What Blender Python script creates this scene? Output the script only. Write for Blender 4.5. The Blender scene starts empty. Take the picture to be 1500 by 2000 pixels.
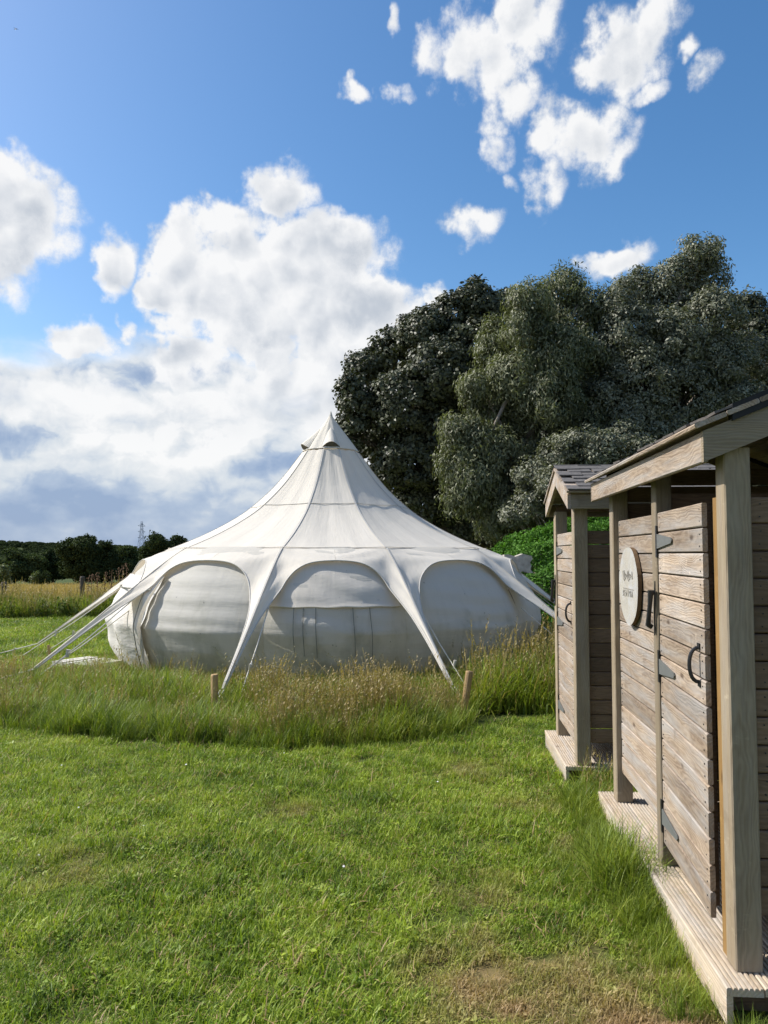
import bpy, math, random
import numpy as np
from mathutils import Vector, Matrix

rng = np.random.default_rng(7)
random.seed(7)
R = math.radians
scene = bpy.context.scene
col = scene.collection

# ------------------------------------------------------------------ camera
CAM_H, FPX, PITCH = 1.6, 1500.0, math.atan(82 / 1500.0)
cam_data = bpy.data.cameras.new("camera")
cam_data.sensor_fit = 'VERTICAL'
cam_data.sensor_height = 36.0
cam_data.lens = 36.0 * FPX / 2000.0
cam_data.clip_start = 0.05
cam_data.clip_end = 9000.0
cam = bpy.data.objects.new("camera", cam_data)
cam.location = (0, 0, CAM_H)
cam.rotation_euler = (math.pi / 2 + PITCH, 0, 0)
col.objects.link(cam)
scene.camera = cam
scene.render.resolution_x, scene.render.resolution_y = 768, 1024


def ray(u, v):
    """direction (forward = 1) of a point of the photograph"""
    a, b = (u - 750) / FPX, (1000 - v) / FPX
    fy = math.cos(PITCH) - b * math.sin(PITCH)
    fz = math.sin(PITCH) + b * math.cos(PITCH)
    return Vector((a / fy, 1.0, fz / fy))


def at(u, v, Y):
    d = ray(u, v)
    return Vector((d.x * Y, Y, CAM_H + d.z * Y))


# ------------------------------------------------------------------ world
SUN_AZ = R(-75)      # from +Y, negative to the left
SUN_EL = R(44)
sun_dir = Vector((math.sin(SUN_AZ) * math.cos(SUN_EL), math.cos(SUN_AZ) * math.cos(SUN_EL), math.sin(SUN_EL)))
scene.view_settings.view_transform = 'Standard'
scene.view_settings.look = 'None'
scene.view_settings.gamma = 1.0
scene.view_settings.exposure = 0.35
EXPO = 2 ** scene.view_settings.exposure

world = bpy.data.worlds.new("World")
scene.world = world
world.use_nodes = True


class NT:
    """small helper for node trees"""
    def __init__(self, tree):
        self.t = tree
        self.l = tree.links

    def n(self, typ, **kw):
        nd = self.t.nodes.new(typ)
        for k, v in kw.items():
            setattr(nd, k, v)
        return nd

    def put(self, sock, v):
        if v is None:
            return
        if isinstance(v, bpy.types.NodeSocket):
            self.l.new(v, sock)
        else:
            sock.default_value = v

    def math(self, op, a, b=None, c=None, clamp=False):
        nd = self.n('ShaderNodeMath', operation=op, use_clamp=clamp)
        for i, x in enumerate((a, b, c)):
            self.put(nd.inputs[i], x)
        return nd.outputs[0]

    def vmath(self, op, a, b=None, scale=None):
        nd = self.n('ShaderNodeVectorMath', operation=op)
        self.put(nd.inputs[0], a)
        self.put(nd.inputs[1], b)
        if scale is not None:
            self.put(nd.inputs['Scale'], scale)
        return nd.outputs['Value'] if op in ('LENGTH', 'DOT_PRODUCT', 'DISTANCE') else nd.outputs[0]

    def mix(self, fac, a, b, mode='MIX'):
        nd = self.n('ShaderNodeMix', data_type='RGBA', blend_type=mode)
        self.put(nd.inputs[0], fac)
        self.put(nd.inputs[6], a)
        self.put(nd.inputs[7], b)
        return nd.outputs[2]

    def noise(self, vec, scale, detail=4, rough=0.55, lac=2.0, dist=0.0, color=False):
        nd = self.n('ShaderNodeTexNoise')
        self.put(nd.inputs['Vector'], vec)
        nd.inputs['Scale'].default_value = scale
        nd.inputs['Detail'].default_value = detail
        nd.inputs['Roughness'].default_value = rough
        nd.inputs['Lacunarity'].default_value = lac
        nd.inputs['Distortion'].default_value = dist
        return nd.outputs['Color' if color else 'Fac']

    def smooth(self, x, a, b, lo=0.0, hi=1.0):
        nd = self.n('ShaderNodeMapRange', interpolation_type='SMOOTHSTEP')
        self.put(nd.inputs[0], x)
        nd.inputs[1].default_value = a
        nd.inputs[2].default_value = b
        nd.inputs[3].default_value = lo
        nd.inputs[4].default_value = hi
        return nd.outputs[0]

    def ramp(self, fac, stops):
        nd = self.n('ShaderNodeValToRGB')
        self.put(nd.inputs[0], fac)
        el = nd.color_ramp.elements
        el[0].position, el[0].color = stops[0][0], (*stops[0][1], 1)
        el[1].position, el[1].color = stops[1][0], (*stops[1][1], 1)
        for p, c in stops[2:]:
            e = el.new(p)
            e.color = (*c, 1)
        return nd.outputs[0]

    def sep(self, v):
        nd = self.n('ShaderNodeSeparateXYZ')
        self.put(nd.inputs[0], v)
        return nd.outputs

    def comb(self, x, y, z):
        nd = self.n('ShaderNodeCombineXYZ')
        for i, q in enumerate((x, y, z)):
            self.put(nd.inputs[i], q)
        return nd.outputs[0]


def build_world():
    world.node_tree.nodes.clear()
    T = NT(world.node_tree)
    out = T.n('ShaderNodeOutputWorld')
    sky = T.n('ShaderNodeTexSky', sky_type='NISHITA')
    sky.sun_disc = False
    sky.sun_elevation = SUN_EL
    sky.sun_rotation = SUN_AZ
    sky.altitude = 50
    sky.air_density = 1.0
    sky.dust_density = 1.3
    sky.ozone_density = 2.2
    hsv = T.n('ShaderNodeHueSaturation')
    hsv.inputs['Hue'].default_value = 0.498
    hsv.inputs['Saturation'].default_value = 1.28
    T.put(hsv.inputs['Color'], sky.outputs[0])
    bg_sky = T.n('ShaderNodeBackground')
    T.put(bg_sky.inputs[0], hsv.outputs[0])
    bg_sky.inputs[1].default_value = 0.135
    def nz(vec, scale, detail=4, rough=0.55, color=False):
        nd = T.n('ShaderNodeTexNoise', noise_dimensions='2D')
        T.put(nd.inputs['Vector'], vec)
        nd.inputs['Scale'].default_value = scale
        nd.inputs['Detail'].default_value = detail
        nd.inputs['Roughness'].default_value = rough
        return nd.outputs['Color' if color else 'Fac']
    tc = T.n('ShaderNodeTexCoord')
    x, y, z = T.sep(tc.outputs['Generated'])
    az = T.math('ARCTAN2', x, y)
    el = T.math('ARCSINE', z)
    P0 = T.comb(az, el, 0.0)
    w1 = T.vmath('SUBTRACT', nz(P0, 9, 3, color=True), (0.5, 0.5, 0.5))
    w2 = T.vmath('SUBTRACT', nz(P0, 30, 3, color=True), (0.5, 0.5, 0.5))
    P = T.vmath('ADD', P0, T.vmath('SCALE', w1, scale=0.06))
    P = T.vmath('ADD', P, T.vmath('SCALE', w2, scale=0.022))
    blobs = [  # u, v, ru, rv, weight
        (550, 575, 215, 120, 1.0), (630, 500, 120, 80, 1.0), (360, 505, 70, 70, .9), (720, 605, 100, 70, .95),
        (535, 365, 75, 55, .85), (640, 690, 130, 90, 1.), (425, 440, 40, 40, .6), (470, 520, 110, 80, 1),
        (330, 570, 55, 45, .85), (590, 640, 200, 80, 1.0), (500, 420, 60, 40, .6),
        (30, 420, 120, 95, 1.), (-90, 430, 170, 120, 1), (225, 515, 48, 52, .7), (170, 672, 72, 32, .75),
        (360, 702, 75, 45, .85), (440, 610, 120, 80, 1),
        (885, 95, 72, 52, .52), (965, 130, 85, 60, .54), (1030, 45, 70, 65, .60), (990, 205, 58, 40, .46), (1212, 95, 84, 60, .66),
        (1275, 25, 54, 44, .60), (1160, 275, 76, 56, .60), (1075, 255, 50, 48, .50), (1065, 355, 40, 44, .40), (1275, 172, 38, 20, .40),
        (975, 290, 26, 30, .40), (912, 440, 52, 30, .50), (1215, 515, 60, 26, .60), (1390, 130, 22, 24, .36),
        (707, 186, 22, 14, .40), (770, 180, 22, 15, .38), (770, 40, 14, 18, .38), (845, 585, 34, 36, .5), (1050, 412, 24, 20, .36), (990, 350, 16, 14, .36),
        (250, 650, 16, 24, .38), (1350, 75, 16, 14, .34),
        (300, 860, 420, 80, .8), (620, 800, 200, 100, .9), (60, 830, 260, 90, .7),
    ]
    f = None
    for (u, v, ru, rv, w) in blobs:
        d = ray(u, v)
        a0 = math.atan2(d.x, 1)
        e0 = math.atan2(d.z, math.hypot(d.x, 1))
        k = FPX * (1 + d.x ** 2)
        sub = T.vmath('SUBTRACT', P, (a0, e0, 0))
        sc = T.vmath('MULTIPLY', sub, (k / ru / 1.15, FPX / rv / 1.15, 0))
        q = T.vmath('DOT_PRODUCT', sc, sc)
        g = T.math('MULTIPLY_ADD', q, -w, w)
        f = g if f is None else T.math('MAXIMUM', f, g)
    # the same scattered cumulus goes on round the rest of the sky
    far = nz(T.vmath('MULTIPLY', P, (1, 1.5, 1)), 3.1, 4, 0.5)
    farf = T.math('MULTIPLY_ADD', far, 7.0, -4.3)
    out_az = T.smooth(T.math('ABSOLUTE', az), 0.62, 0.80)
    out_el = T.smooth(el, 0.66, 0.78)
    outside = T.math('MAXIMUM', out_az, out_el)
    farf = T.math('ADD', farf, T.math('MULTIPLY_ADD', outside, 4.0, -4.0))
    f = T.math('MAXIMUM', f, T.math('MINIMUM', farf, 0.9))
    f = T.math('MAXIMUM', f, -1.0)
    # billows at several sizes and fine wisps
    def billow(vec, scale):
        vo = T.n('ShaderNodeTexVoronoi', feature='F1', voronoi_dimensions='2D')
        T.put(vo.inputs['Vector'], vec)
        vo.inputs['Scale'].default_value = scale
        return vo.outputs['Distance']
    nA = nz(P0, 8.5, 3, 0.5)
    nB = nz(P0, 30, 8, 0.64)
    bA = billow(P, 24.0)
    tex = T.math('ADD', T.math('MULTIPLY', nA, 0.75), T.math('MULTIPLY', nB, 1.15))
    tex = T.math('ADD', tex, T.math('MULTIPLY_ADD', bA, -0.60, 0.26))
    dens = T.math('ADD', T.math('MULTIPLY', f, 0.95), T.math('ADD', tex, -0.92))
    cover = T.smooth(dens, -0.16, 0.52)
    cover = T.math('POWER', cover, 1.25)
    # soft modelling of the puffs, lit from the sun's side
    L = (-0.018, 0.020, 0)
    sA = nz(P0, 15, 4, 0.52)
    sB = nz(T.vmath('ADD', P0, L), 15, 4, 0.52)
    bB = billow(T.vmath('ADD', P, (-0.010, 0.012, 0)), 24.0)
    relief = T.math('ADD', T.math('MULTIPLY', T.math('SUBTRACT', sA, sB), 0.8), T.math('MULTIPLY', T.math('SUBTRACT', bB, bA), 0.45))
    core = T.smooth(dens, 0.25, 1.1)
    big = nz(P0, 7.0, 3, 0.5)
    lit = T.math('ADD', T.math('MULTIPLY_ADD', core, -0.26, 1.0), relief)
    lit = T.math('ADD', lit, T.math('MULTIPLY', T.math('MULTIPLY_ADD', big, -0.95, 0.42), core), clamp=True)
    ccol = T.ramp(lit, [(0.0, (0.36, 0.43, 0.55)), (0.5, (0.60, 0.645, 0.71)), (0.78, (0.84, 0.86, 0.89)), (1.0, (1.0, 1.0, 1.0))])
    # low bank of layered cloud, thinning out towards the other side
    PB = T.vmath('MULTIPLY', P0, (1.0, 1.9, 1))
    lay = nz(PB, 6.0, 5, 0.5)
    lays = nz(T.vmath('ADD', PB, (-0.02, 0.06, 0)), 6.0, 5, 0.5)
    PC = T.vmath('MULTIPLY', P, (1.0, 1.35, 1))
    puff = nz(PC, 16, 5, 0.55)
    puffs = nz(T.vmath('ADD', PC, (-0.012, 0.022, 0)), 16, 5, 0.55)
    top = T.math('ADD', el, T.math('MULTIPLY_ADD', lay, 0.16, -0.08))
    bank = T.smooth(top, 0.285, 0.215)
    grad = T.smooth(el, 0.03, 0.165)
    bl = T.math('ADD', T.math('MULTIPLY_ADD', grad, 0.62, 0.17), T.math('MULTIPLY', T.math('SUBTRACT', lay, lays), 0.7))
    bl = T.math('ADD', bl, T.math('MULTIPLY', T.math('MULTIPLY', T.math('SUBTRACT', puff, puffs), 1.25), T.math('MULTIPLY_ADD', grad, 0.8, 0.2)))
    bl = T.math('ADD', bl, T.math('MULTIPLY', T.math('MULTIPLY_ADD', lay, 1.9, -0.95), T.math('MULTIPLY_ADD', grad, 0.5, 0.5)), clamp=True)
    bcol = T.ramp(bl, [(0.0, (0.33, 0.44, 0.64)), (0.28, (0.47, 0.57, 0.73)), (0.48, (0.70, 0.76, 0.83)), (0.72, (0.84, 0.87, 0.90)), (0.95, (1.0, 1.0, 1.0))])
    cc = T.mix(T.math('MULTIPLY', cover, T.smooth(el, 0.13, 0.23)), bcol, ccol)
    fac = T.math('MAXIMUM', cover, bank)
    fac = T.math('MULTIPLY', fac, 0.97)
    bg_c = T.n('ShaderNodeBackground')
    T.put(bg_c.inputs[0], cc)
    bg_c.inputs[1].default_value = 0.96 / EXPO
    mx = T.n('ShaderNodeMixShader')
    T.put(mx.inputs[0], fac)
    T.l.new(bg_sky.outputs[0], mx.inputs[1])
    T.l.new(bg_c.outputs[0], mx.inputs[2])
    T.l.new(mx.outputs[0], out.inputs[0])


build_world()

sun_data = bpy.data.lights.new("sun", 'SUN')
sun_data.energy = 5.0
sun_data.angle = R(0.55)
sun_data.color = (1.0, 0.955, 0.88)
sun = bpy.data.objects.new("sun", sun_data)
sun.rotation_euler = sun_dir.to_track_quat('Z', 'Y').to_euler()
sun.location = (-20, 12, 30)
col.objects.link(sun)
scene.cycles.max_bounces = 5
scene.cycles.diffuse_bounces = 3
scene.cycles.glossy_bounces = 2
scene.cycles.transmission_bounces = 4
world.cycles.sampling_method = 'NONE'
scene.cycles.transparent_max_bounces = 8
scene.cycles.use_denoising = True
scene.cycles.use_adaptive_sampling = True
scene.cycles.adaptive_threshold = 0.02


# ------------------------------------------------------------------ materials
def new_mat(name):
    m = bpy.data.materials.new(name)
    m.use_nodes = True
    m.node_tree.nodes.clear()
    T = NT(m.node_tree)
    out = T.n('ShaderNodeOutputMaterial')
    return m, T, out


def bsdf(T, colr, rough=0.7, spec=0.3, bump=None, bump_d=0.01, bump_s=0.5, metal=0.0):
    b = T.n('ShaderNodeBsdfPrincipled')
    T.put(b.inputs['Base Color'], colr if not isinstance(colr, tuple) else (*colr, 1))
    T.put(b.inputs['Roughness'], rough)
    b.inputs['Specular IOR Level'].default_value = spec
    b.inputs['Metallic'].default_value = metal
    if bump is not None:
        bp = T.n('ShaderNodeBump')
        bp.inputs['Strength'].default_value = bump_s
        bp.inputs['Distance'].default_value = bump_d
        T.put(bp.inputs['Height'], bump)
        T.l.new(bp.outputs[0], b.inputs['Normal'])
    return b


def mat_simple(name, c, rough=0.6, spec=0.3, metal=0.0, var=0.15, scale=12):
    m, T, out = new_mat(name)
    tc = T.n('ShaderNodeTexCoord')
    n = T.noise(tc.outputs['Object'], scale, 5)
    k = T.math('MULTIPLY_ADD', n, 2 * var, 1 - var)
    cc = T.mix(1.0, (*c, 1), T.comb(k, k, k), 'MULTIPLY')
    b = bsdf(T, cc, rough, spec, n, 0.003, 0.4, metal)
    T.l.new(b.outputs[0], out.inputs[0])
    return m


def mat_wood(name, light, dark, grey=0.3, rough=0.75, green=0.0):
    """long axis of the board = local X"""
    m, T, out = new_mat(name)
    tc = T.n('ShaderNodeTexCoord')
    oi = T.n('ShaderNodeObjectInfo')
    off = T.math('MULTIPLY', oi.outputs['Random'], 37.0)
    p = T.vmath('ADD', tc.outputs['Object'], T.comb(off, T.math('MULTIPLY', oi.outputs['Random'], 5.3), 0.0))
    px, py, pz = T.sep(p)
    _, oy, oz = T.sep(tc.outputs['Object'])
    low = T.noise(T.vmath('MULTIPLY', p, (2.2, 7, 7)), 1.0, 3, 0.5)
    rnd = T.math('MULTIPLY_ADD', oi.outputs['Random'], 0.09, -0.045)
    yy = T.math('ADD', oy, T.math('ADD', rnd, T.math('MULTIPLY_ADD', low, 0.10, -0.05)))
    zz = T.math('ADD', oz, T.math('MULTIPLY_ADD', low, 0.10, 0.0))
    rr = T.math('SQRT', T.math('ADD', T.math('MULTIPLY', yy, yy), T.math('MULTIPLY', zz, zz)))
    rings = T.math('SINE', T.math('MULTIPLY', rr, 520.0))
    rings = T.math('MULTIPLY_ADD', rings, 0.5, 0.5)
    fibre = T.noise(T.vmath('MULTIPLY', p, (5, 160, 160)), 1.0, 4, 0.6)
    blot = T.noise(T.vmath('MULTIPLY', p, (3, 9, 9)), 1.0, 5, 0.6)
    t = T.math('ADD', T.math('MULTIPLY', rings, 0.26), T.math('MULTIPLY', fibre, 0.74))
    t = T.math('ADD', t, T.math('MULTIPLY_ADD', blot, 1.3, -0.65), clamp=True)
    c = T.mix(t, (*dark, 1), (*light, 1))
    gl = tuple(0.30 * light[0] + 0.33 * light[1] + 0.37 * light[2] for _ in range(3))
    gfac = T.smooth(T.noise(T.vmath('MULTIPLY', p, (1.5, 14, 14)), 1.0, 4, 0.6), 0.38, 0.72, 0.0, 1.0)
    c = T.mix(T.math('MULTIPLY', gfac, grey * 2), c, (*gl, 1))
    if green:
        gf = T.smooth(T.noise(p, 9.0, 5, 0.6), 0.5, 0.75, 0.0, green)
        c = T.mix(gf, c, (0.11, 0.13, 0.05, 1))
    # knots
    vor = T.n('ShaderNodeTexVoronoi')
    T.put(vor.inputs['Vector'], T.vmath('MULTIPLY', p, (2.3, 6.0, 6.0)))
    vor.inputs['Scale'].default_value = 1.0
    kn = T.smooth(vor.outputs['Distance'], 0.10, 0.03)
    c = T.mix(T.math('MULTIPLY', kn, 0.75), c, (dark[0] * .35, dark[1] * .3, dark[2] * .28, 1))
    # bleached, flaking streaks across the grain and dirt from the rain
    fl = T.smooth(T.noise(T.vmath('MULTIPLY', p, (16, 7, 7)), 1.0, 6, 0.7), 0.60, 0.74, 0.0, 0.55)
    c = T.mix(fl, c, (min(light[0] * 1.35, .7), min(light[1] * 1.4, .68), min(light[2] * 1.45, .66), 1))
    dr = T.smooth(T.noise(T.vmath('MULTIPLY', p, (7, 4, 4)), 1.0, 5, 0.65), 0.55, 0.8, 0.0, 0.5)
    c = T.mix(dr, c, (dark[0] * .8, dark[1] * .8, dark[2] * .8, 1))
    # each board its own tone
    k = T.math('MULTIPLY_ADD', oi.outputs['Random'], 0.52, 0.72)
    c = T.mix(1.0, c, T.comb(k, k, k), 'MULTIPLY')
    h = T.math('ADD', T.math('MULTIPLY', rings, 0.35), fibre)
    b = bsdf(T, c, rough, 0.25, h, 0.0025, 0.7)
    T.l.new(b.outputs[0], out.inputs[0])
    return m


def mat_canvas(name, c, stain=0.0, transl=0.16, wr=(1, 1, 1), zlow=None):
    m, T, out = new_mat(name)
    tc = T.n('ShaderNodeTexCoord')
    p = tc.outputs['Object']
    n = T.noise(p, 1.3, 6, 0.6)
    k = T.math('MULTIPLY_ADD', n, 0.16, 0.92)
    cc = T.mix(1.0, (*c, 1), T.comb(k, k, k), 'MULTIPLY')
    if stain:
        _, _, z = T.sep(p)
        s = T.math('ADD', T.math('MULTIPLY', z, -0.55), T.math('MULTIPLY', T.noise(T.vmath('MULTIPLY', p, (1, 1, 0.55)), 2.4, 7, 0.62), 1.6))
        sf = T.smooth(s, 0.30, 0.95, 0.0, stain)
        cc = T.mix(sf, cc, (0.27, 0.275, 0.20, 1))
        sp = T.smooth(T.noise(p, 17, 2, 0.5), 0.73, 0.78, 0.0, 0.55)
        cc = T.mix(sp, cc, (0.13, 0.13, 0.115, 1))
    wv = T.noise(T.vmath('MULTIPLY', p, wr), 1.0, 4, 0.55)
    weave = T.noise(p, 260, 2)
    qx, qy, qz = T.sep(p)
    azm = T.math('ARCTAN2', qx, qy)
    rad = T.math('SQRT', T.math('ADD', T.math('MULTIPLY', qx, qx), T.math('MULTIPLY', qy, qy)))
    puck = T.noise(T.comb(T.math('MULTIPLY', azm, 26.0), T.math('MULTIPLY', rad, 1.6), T.math('MULTIPLY', qz, 1.6)), 1.0, 4, 0.6)
    streak = T.smooth(T.noise(T.comb(T.math('MULTIPLY', azm, 34.0), T.math('MULTIPLY', rad, 0.8), T.math('MULTIPLY', qz, 1.1)), 1.0, 5, 0.65), 0.52, 0.80, 0.0, 0.22)
    cc = T.mix(streak, cc, (0.36, 0.345, 0.29, 1))
    h = T.math('ADD', wv, T.math('MULTIPLY', weave, 0.012))
    h = T.math('ADD', h, T.math('MULTIPLY', puck, 0.35))
    b = bsdf(T, cc, 0.85, 0.15, h, 0.035, 0.55)
    tr = T.n('ShaderNodeBsdfTranslucent')
    T.put(tr.inputs[0], T.mix(1.0, cc, (1.0, 0.93, 0.80, 1), 'MULTIPLY'))
    mx = T.n('ShaderNodeMixShader')
    mx.inputs[0].default_value = transl
    T.l.new(b.outputs[0], mx.inputs[1])
    T.l.new(tr.outputs[0], mx.inputs[2])
    T.l.new(mx.outputs[0], out.inputs[0])
    return m


def mat_leaf(name, dark, light, transl=0.25, rough=0.45, spec=0.4):
    """per leaf tint in the colour attribute 'tint'"""
    m, T, out = new_mat(name)
    a = T.n('ShaderNodeAttribute', attribute_name='tint')
    c = T.mix(a.outputs['Fac'], (*dark, 1), (*light, 1))
    b = bsdf(T, c, rough, spec)
    tr = T.n('ShaderNodeBsdfTranslucent')
    T.put(tr.inputs[0], T.mix(1.0, c, (1.1, 1.25, 0.5, 1), 'MULTIPLY'))
    mx = T.n('ShaderNodeMixShader')
    mx.inputs[0].default_value = transl
    T.l.new(b.outputs[0], mx.inputs[1])
    T.l.new(tr.outputs[0], mx.inputs[2])
    T.l.new(mx.outputs[0], out.inputs[0])
    return m


DRY = [(0.86, 2.62, 0.66), (0.38, 2.95, 0.36), (0.62, 3.05, 0.22), (0.95, 5.0, 0.25), (1.0, 4.3, 0.22), (-1.55, 4.0, 0.28), (0.6, 5.9, 0.3),
       (0.45, 3.7, 0.25), (-0.6, 4.9, 0.25)]


def dry_factor(T, pos):
    """worn, straw coloured places in the lawn"""
    w = T.vmath('ADD', pos, T.vmath('SCALE', T.vmath('SUBTRACT', T.noise(pos, 3.0, 4, color=True), (.5, .5, .5)), scale=1.0))
    f = None
    for (x, y, r) in DRY:
        d = T.vmath('LENGTH', T.vmath('MULTIPLY', T.vmath('SUBTRACT', w, (x, y, 0)), (1 / r, 1 / r, 0)))
        g = T.smooth(d, 1.25, 0.1, 0.0, 1.0 if r > .3 and r != .3 and y < 3 else .45)
        f = g if f is None else T.math('MAXIMUM', f, g)
    f = T.math('MULTIPLY', f, T.smooth(T.noise(pos, 4, 5, 0.65), 0.25, 0.56))
    return f


def mat_grass(name, cols, dry=None, transl=0.28, dryfac=False, rough=0.5, patch=0.55, spec=0.3):
    """blade material: patches from world position, each tuft its own tone"""
    m, T, out = new_mat(name)
    g = T.n('ShaderNodeNewGeometry')
    oi = T.n('ShaderNodeObjectInfo')
    pos = T.vmath('MULTIPLY', g.outputs['Position'], (1, 1, 0))
    n = T.noise(pos, patch, 5, 0.6)
    n2 = T.noise(pos, patch * 7, 3, 0.55)
    a = T.n('ShaderNodeAttribute', attribute_name='tint')
    t = T.math('ADD', T.math('MULTIPLY_ADD', n, 1.15, -0.15), T.math('MULTIPLY', oi.outputs['Random'], 0.48))
    t = T.math('ADD', t, T.math('MULTIPLY_ADD', n2, 0.8, -0.66))
    t = T.math('ADD', t, T.math('MULTIPLY_ADD', a.outputs['Fac'], 0.5, -0.22), clamp=True)
    c = T.ramp(t, [(i / (len(cols) - 1), q) for i, q in enumerate(cols)])
    if dry:
        if dryfac:
            c = T.mix(dry_factor(T, pos), c, (*dry, 1))
        straw = T.smooth(a.outputs['Fac'], 0.93, 0.95)
        c = T.mix(straw, c, (*dry, 1))
    b = bsdf(T, c, rough, spec)
    tr = T.n('ShaderNodeBsdfTranslucent')
    T.put(tr.inputs[0], T.mix(1.0, c, (1.15, 1.2, 0.55, 1), 'MULTIPLY'))
    mx = T.n('ShaderNodeMixShader')
    mx.inputs[0].default_value = transl
    T.l.new(b.outputs[0], mx.inputs[1])
    T.l.new(tr.outputs[0], mx.inputs[2])
    T.l.new(mx.outputs[0], out.inputs[0])
    return m


def mat_ground():
    m, T, out = new_mat("ground_cover")
    g = T.n('ShaderNodeNewGeometry')
    pos = g.outputs['Position']
    x, y, z = T.sep(pos)
    n = T.noise(pos, 0.7, 6, 0.6)
    n2 = T.noise(pos, 22, 4, 0.6)
    lawn = T.ramp(T.math('ADD', T.math('MULTIPLY', n, .6), T.math('MULTIPLY', n2, .4)),
                  [(0.3, (0.045, 0.060, 0.014)), (0.55, (0.075, 0.095, 0.022)), (0.75, (0.12, 0.115, 0.045))])
    flat = T.vmath('MULTIPLY', pos, (1, 1, 0))
    lawn = T.mix(dry_factor(T, flat), lawn, (0.20, 0.145, 0.07, 1))
    n3 = T.noise(T.vmath('MULTIPLY', pos, (0.05, 0.16, 0)), 1.0, 6, 0.6)
    field = T.ramp(n3, [(0.25, (0.20, 0.15, 0.035)), (0.5, (0.30, 0.205, 0.06)), (0.75, (0.17, 0.17, 0.04))])
    fl = T.math('ADD', y, T.math('MULTIPLY', T.noise(pos, 0.4, 4), 3.0))
    c = T.mix(T.smooth(fl, 23.0, 26.0), lawn, field)
    green = T.ramp(T.noise(pos, 0.01, 5), [(0.3, (0.035, 0.06, 0.018)), (0.7, (0.09, 0.11, 0.03))])
    c = T.mix(T.smooth(y, 108, 122), c, green)
    b = bsdf(T, c, 0.95, 0.1, n2, 0.02, 0.6)
    T.l.new(b.outputs[0], out.inputs[0])
    return m


M = {}
M['ground'] = mat_ground()
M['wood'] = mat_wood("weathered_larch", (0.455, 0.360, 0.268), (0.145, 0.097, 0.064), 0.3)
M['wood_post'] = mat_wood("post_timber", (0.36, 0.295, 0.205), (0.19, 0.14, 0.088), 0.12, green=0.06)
M['wood_dark'] = mat_wood("shade_tinted_boards", (0.24, 0.16, 0.10), (0.11, 0.070, 0.043), 0.05)  # timber on unlit sides and inside, its shade mixed into a darker colour
M['wood_deck'] = mat_wood("deck_timber", (0.55, 0.46, 0.35), (0.33, 0.25, 0.17), 0.25)
M['wood_jamb'] = mat_wood("jamb_timber", (0.34, 0.21, 0.075), (0.22, 0.12, 0.04), 0.0)
M['stake'] = mat_wood("stake_wood", (0.46, 0.31, 0.14), (0.26, 0.16, 0.07), 0.1)
M['old_post'] = mat_wood("old_fence_post", (0.13, 0.10, 0.07), (0.06, 0.045, 0.03), 0.3)
M['log'] = mat_wood("pale_log_slice", (0.52, 0.49, 0.43), (0.36, 0.33, 0.28), 0.5)
M['bark'] = mat_simple("bark", (0.085, 0.07, 0.055), 0.9, 0.1, 0, 0.4, 9)
M['pale_bark'] = mat_simple("pale_bark", (0.22, 0.19, 0.16), 0.9, 0.1, 0, 0.35, 9)
M['sign_bark'] = mat_simple("sign_bark", (0.13, 0.085, 0.05), 0.9, 0.1, 0, 0.3, 40)
M['shingle'] = mat_simple("felt_shingle", (0.12, 0.113, 0.108), 0.9, 0.2, 0, 0.6, 26)
M['felt'] = mat_simple("roof_felt", (0.03, 0.03, 0.032), 0.9, 0.2)
M['black'] = mat_simple("black_iron", (0.012, 0.012, 0.013), 0.5, 0.5, 0, 0.2, 30)
M['galv'] = mat_simple("galvanised_steel", (0.135, 0.14, 0.135), 0.65, 0.4, 0.2, 0.15, 20)
M['engrave'] = mat_simple("burnt_lettering", (0.27, 0.25, 0.22), 0.8, 0.1)
M['canvas_roof'] = mat_canvas("roof_canvas", (0.76, 0.715, 0.635), 0.0, 0.26, (1.2, 1.2, 1.2))
M['canvas_wall'] = mat_canvas("wall_canvas", (0.66, 0.64, 0.585), 0.70, 0.34, (0.7, 0.7, 5.5))
M['canvas_cap'] = mat_canvas("cap_canvas", (0.72, 0.68, 0.60), 0.0, 0.2, (3, 3, 1.5))
M['canvas_flap'] = mat_canvas("flap_canvas", (0.74, 0.70, 0.63), 0.15, 0.32, (1, 1, 4))
M['canvas_door'] = mat_canvas("door_canvas", (0.78, 0.75, 0.70), 0.2, 0.18, (3, 3, 9))
M['tape'] = mat_simple("seam_tape", (0.53, 0.505, 0.46), 0.85, 0.1, 0, 0.1)
M['grime_seam'] = mat_simple("grimy_seam", (0.21, 0.21, 0.18), 0.9, 0.1, 0, 0.3)
M['vent_inside'] = mat_simple("vent_shade_fill", (0.10, 0.09, 0.07), 0.9, 0.1)  # dark colour painted in for the shade under the vent hoods
M['rope'] = mat_simple("rope", (0.58, 0.55, 0.49), 0.9, 0.1, 0, 0.25, 60)
M['mat'] = mat_simple("pale_mat", (0.62, 0.60, 0.54), 0.9, 0.1, 0, 0.3, 25)
M['stone'] = mat_simple("lichened_stone", (0.40, 0.37, 0.32), 0.95, 0.1, 0, 0.5, 14)
M['steel_far'] = mat_simple("hazed_pylon_steel", (0.34, 0.37, 0.40), 0.6, 0.3)  # pale blue-grey, distance haze mixed into the steel colour
M['plane_paint'] = mat_simple("aircraft_paint", (0.25, 0.28, 0.33), 0.4, 0.4)
M['lawn'] = mat_grass("lawn_blades", [(0.065, 0.118, 0.013), (0.195, 0.290, 0.025), (0.350, 0.430, 0.048), (0.56, 0.58, 0.20)],
                      (0.42, 0.295, 0.155), 0.32, True)
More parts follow.
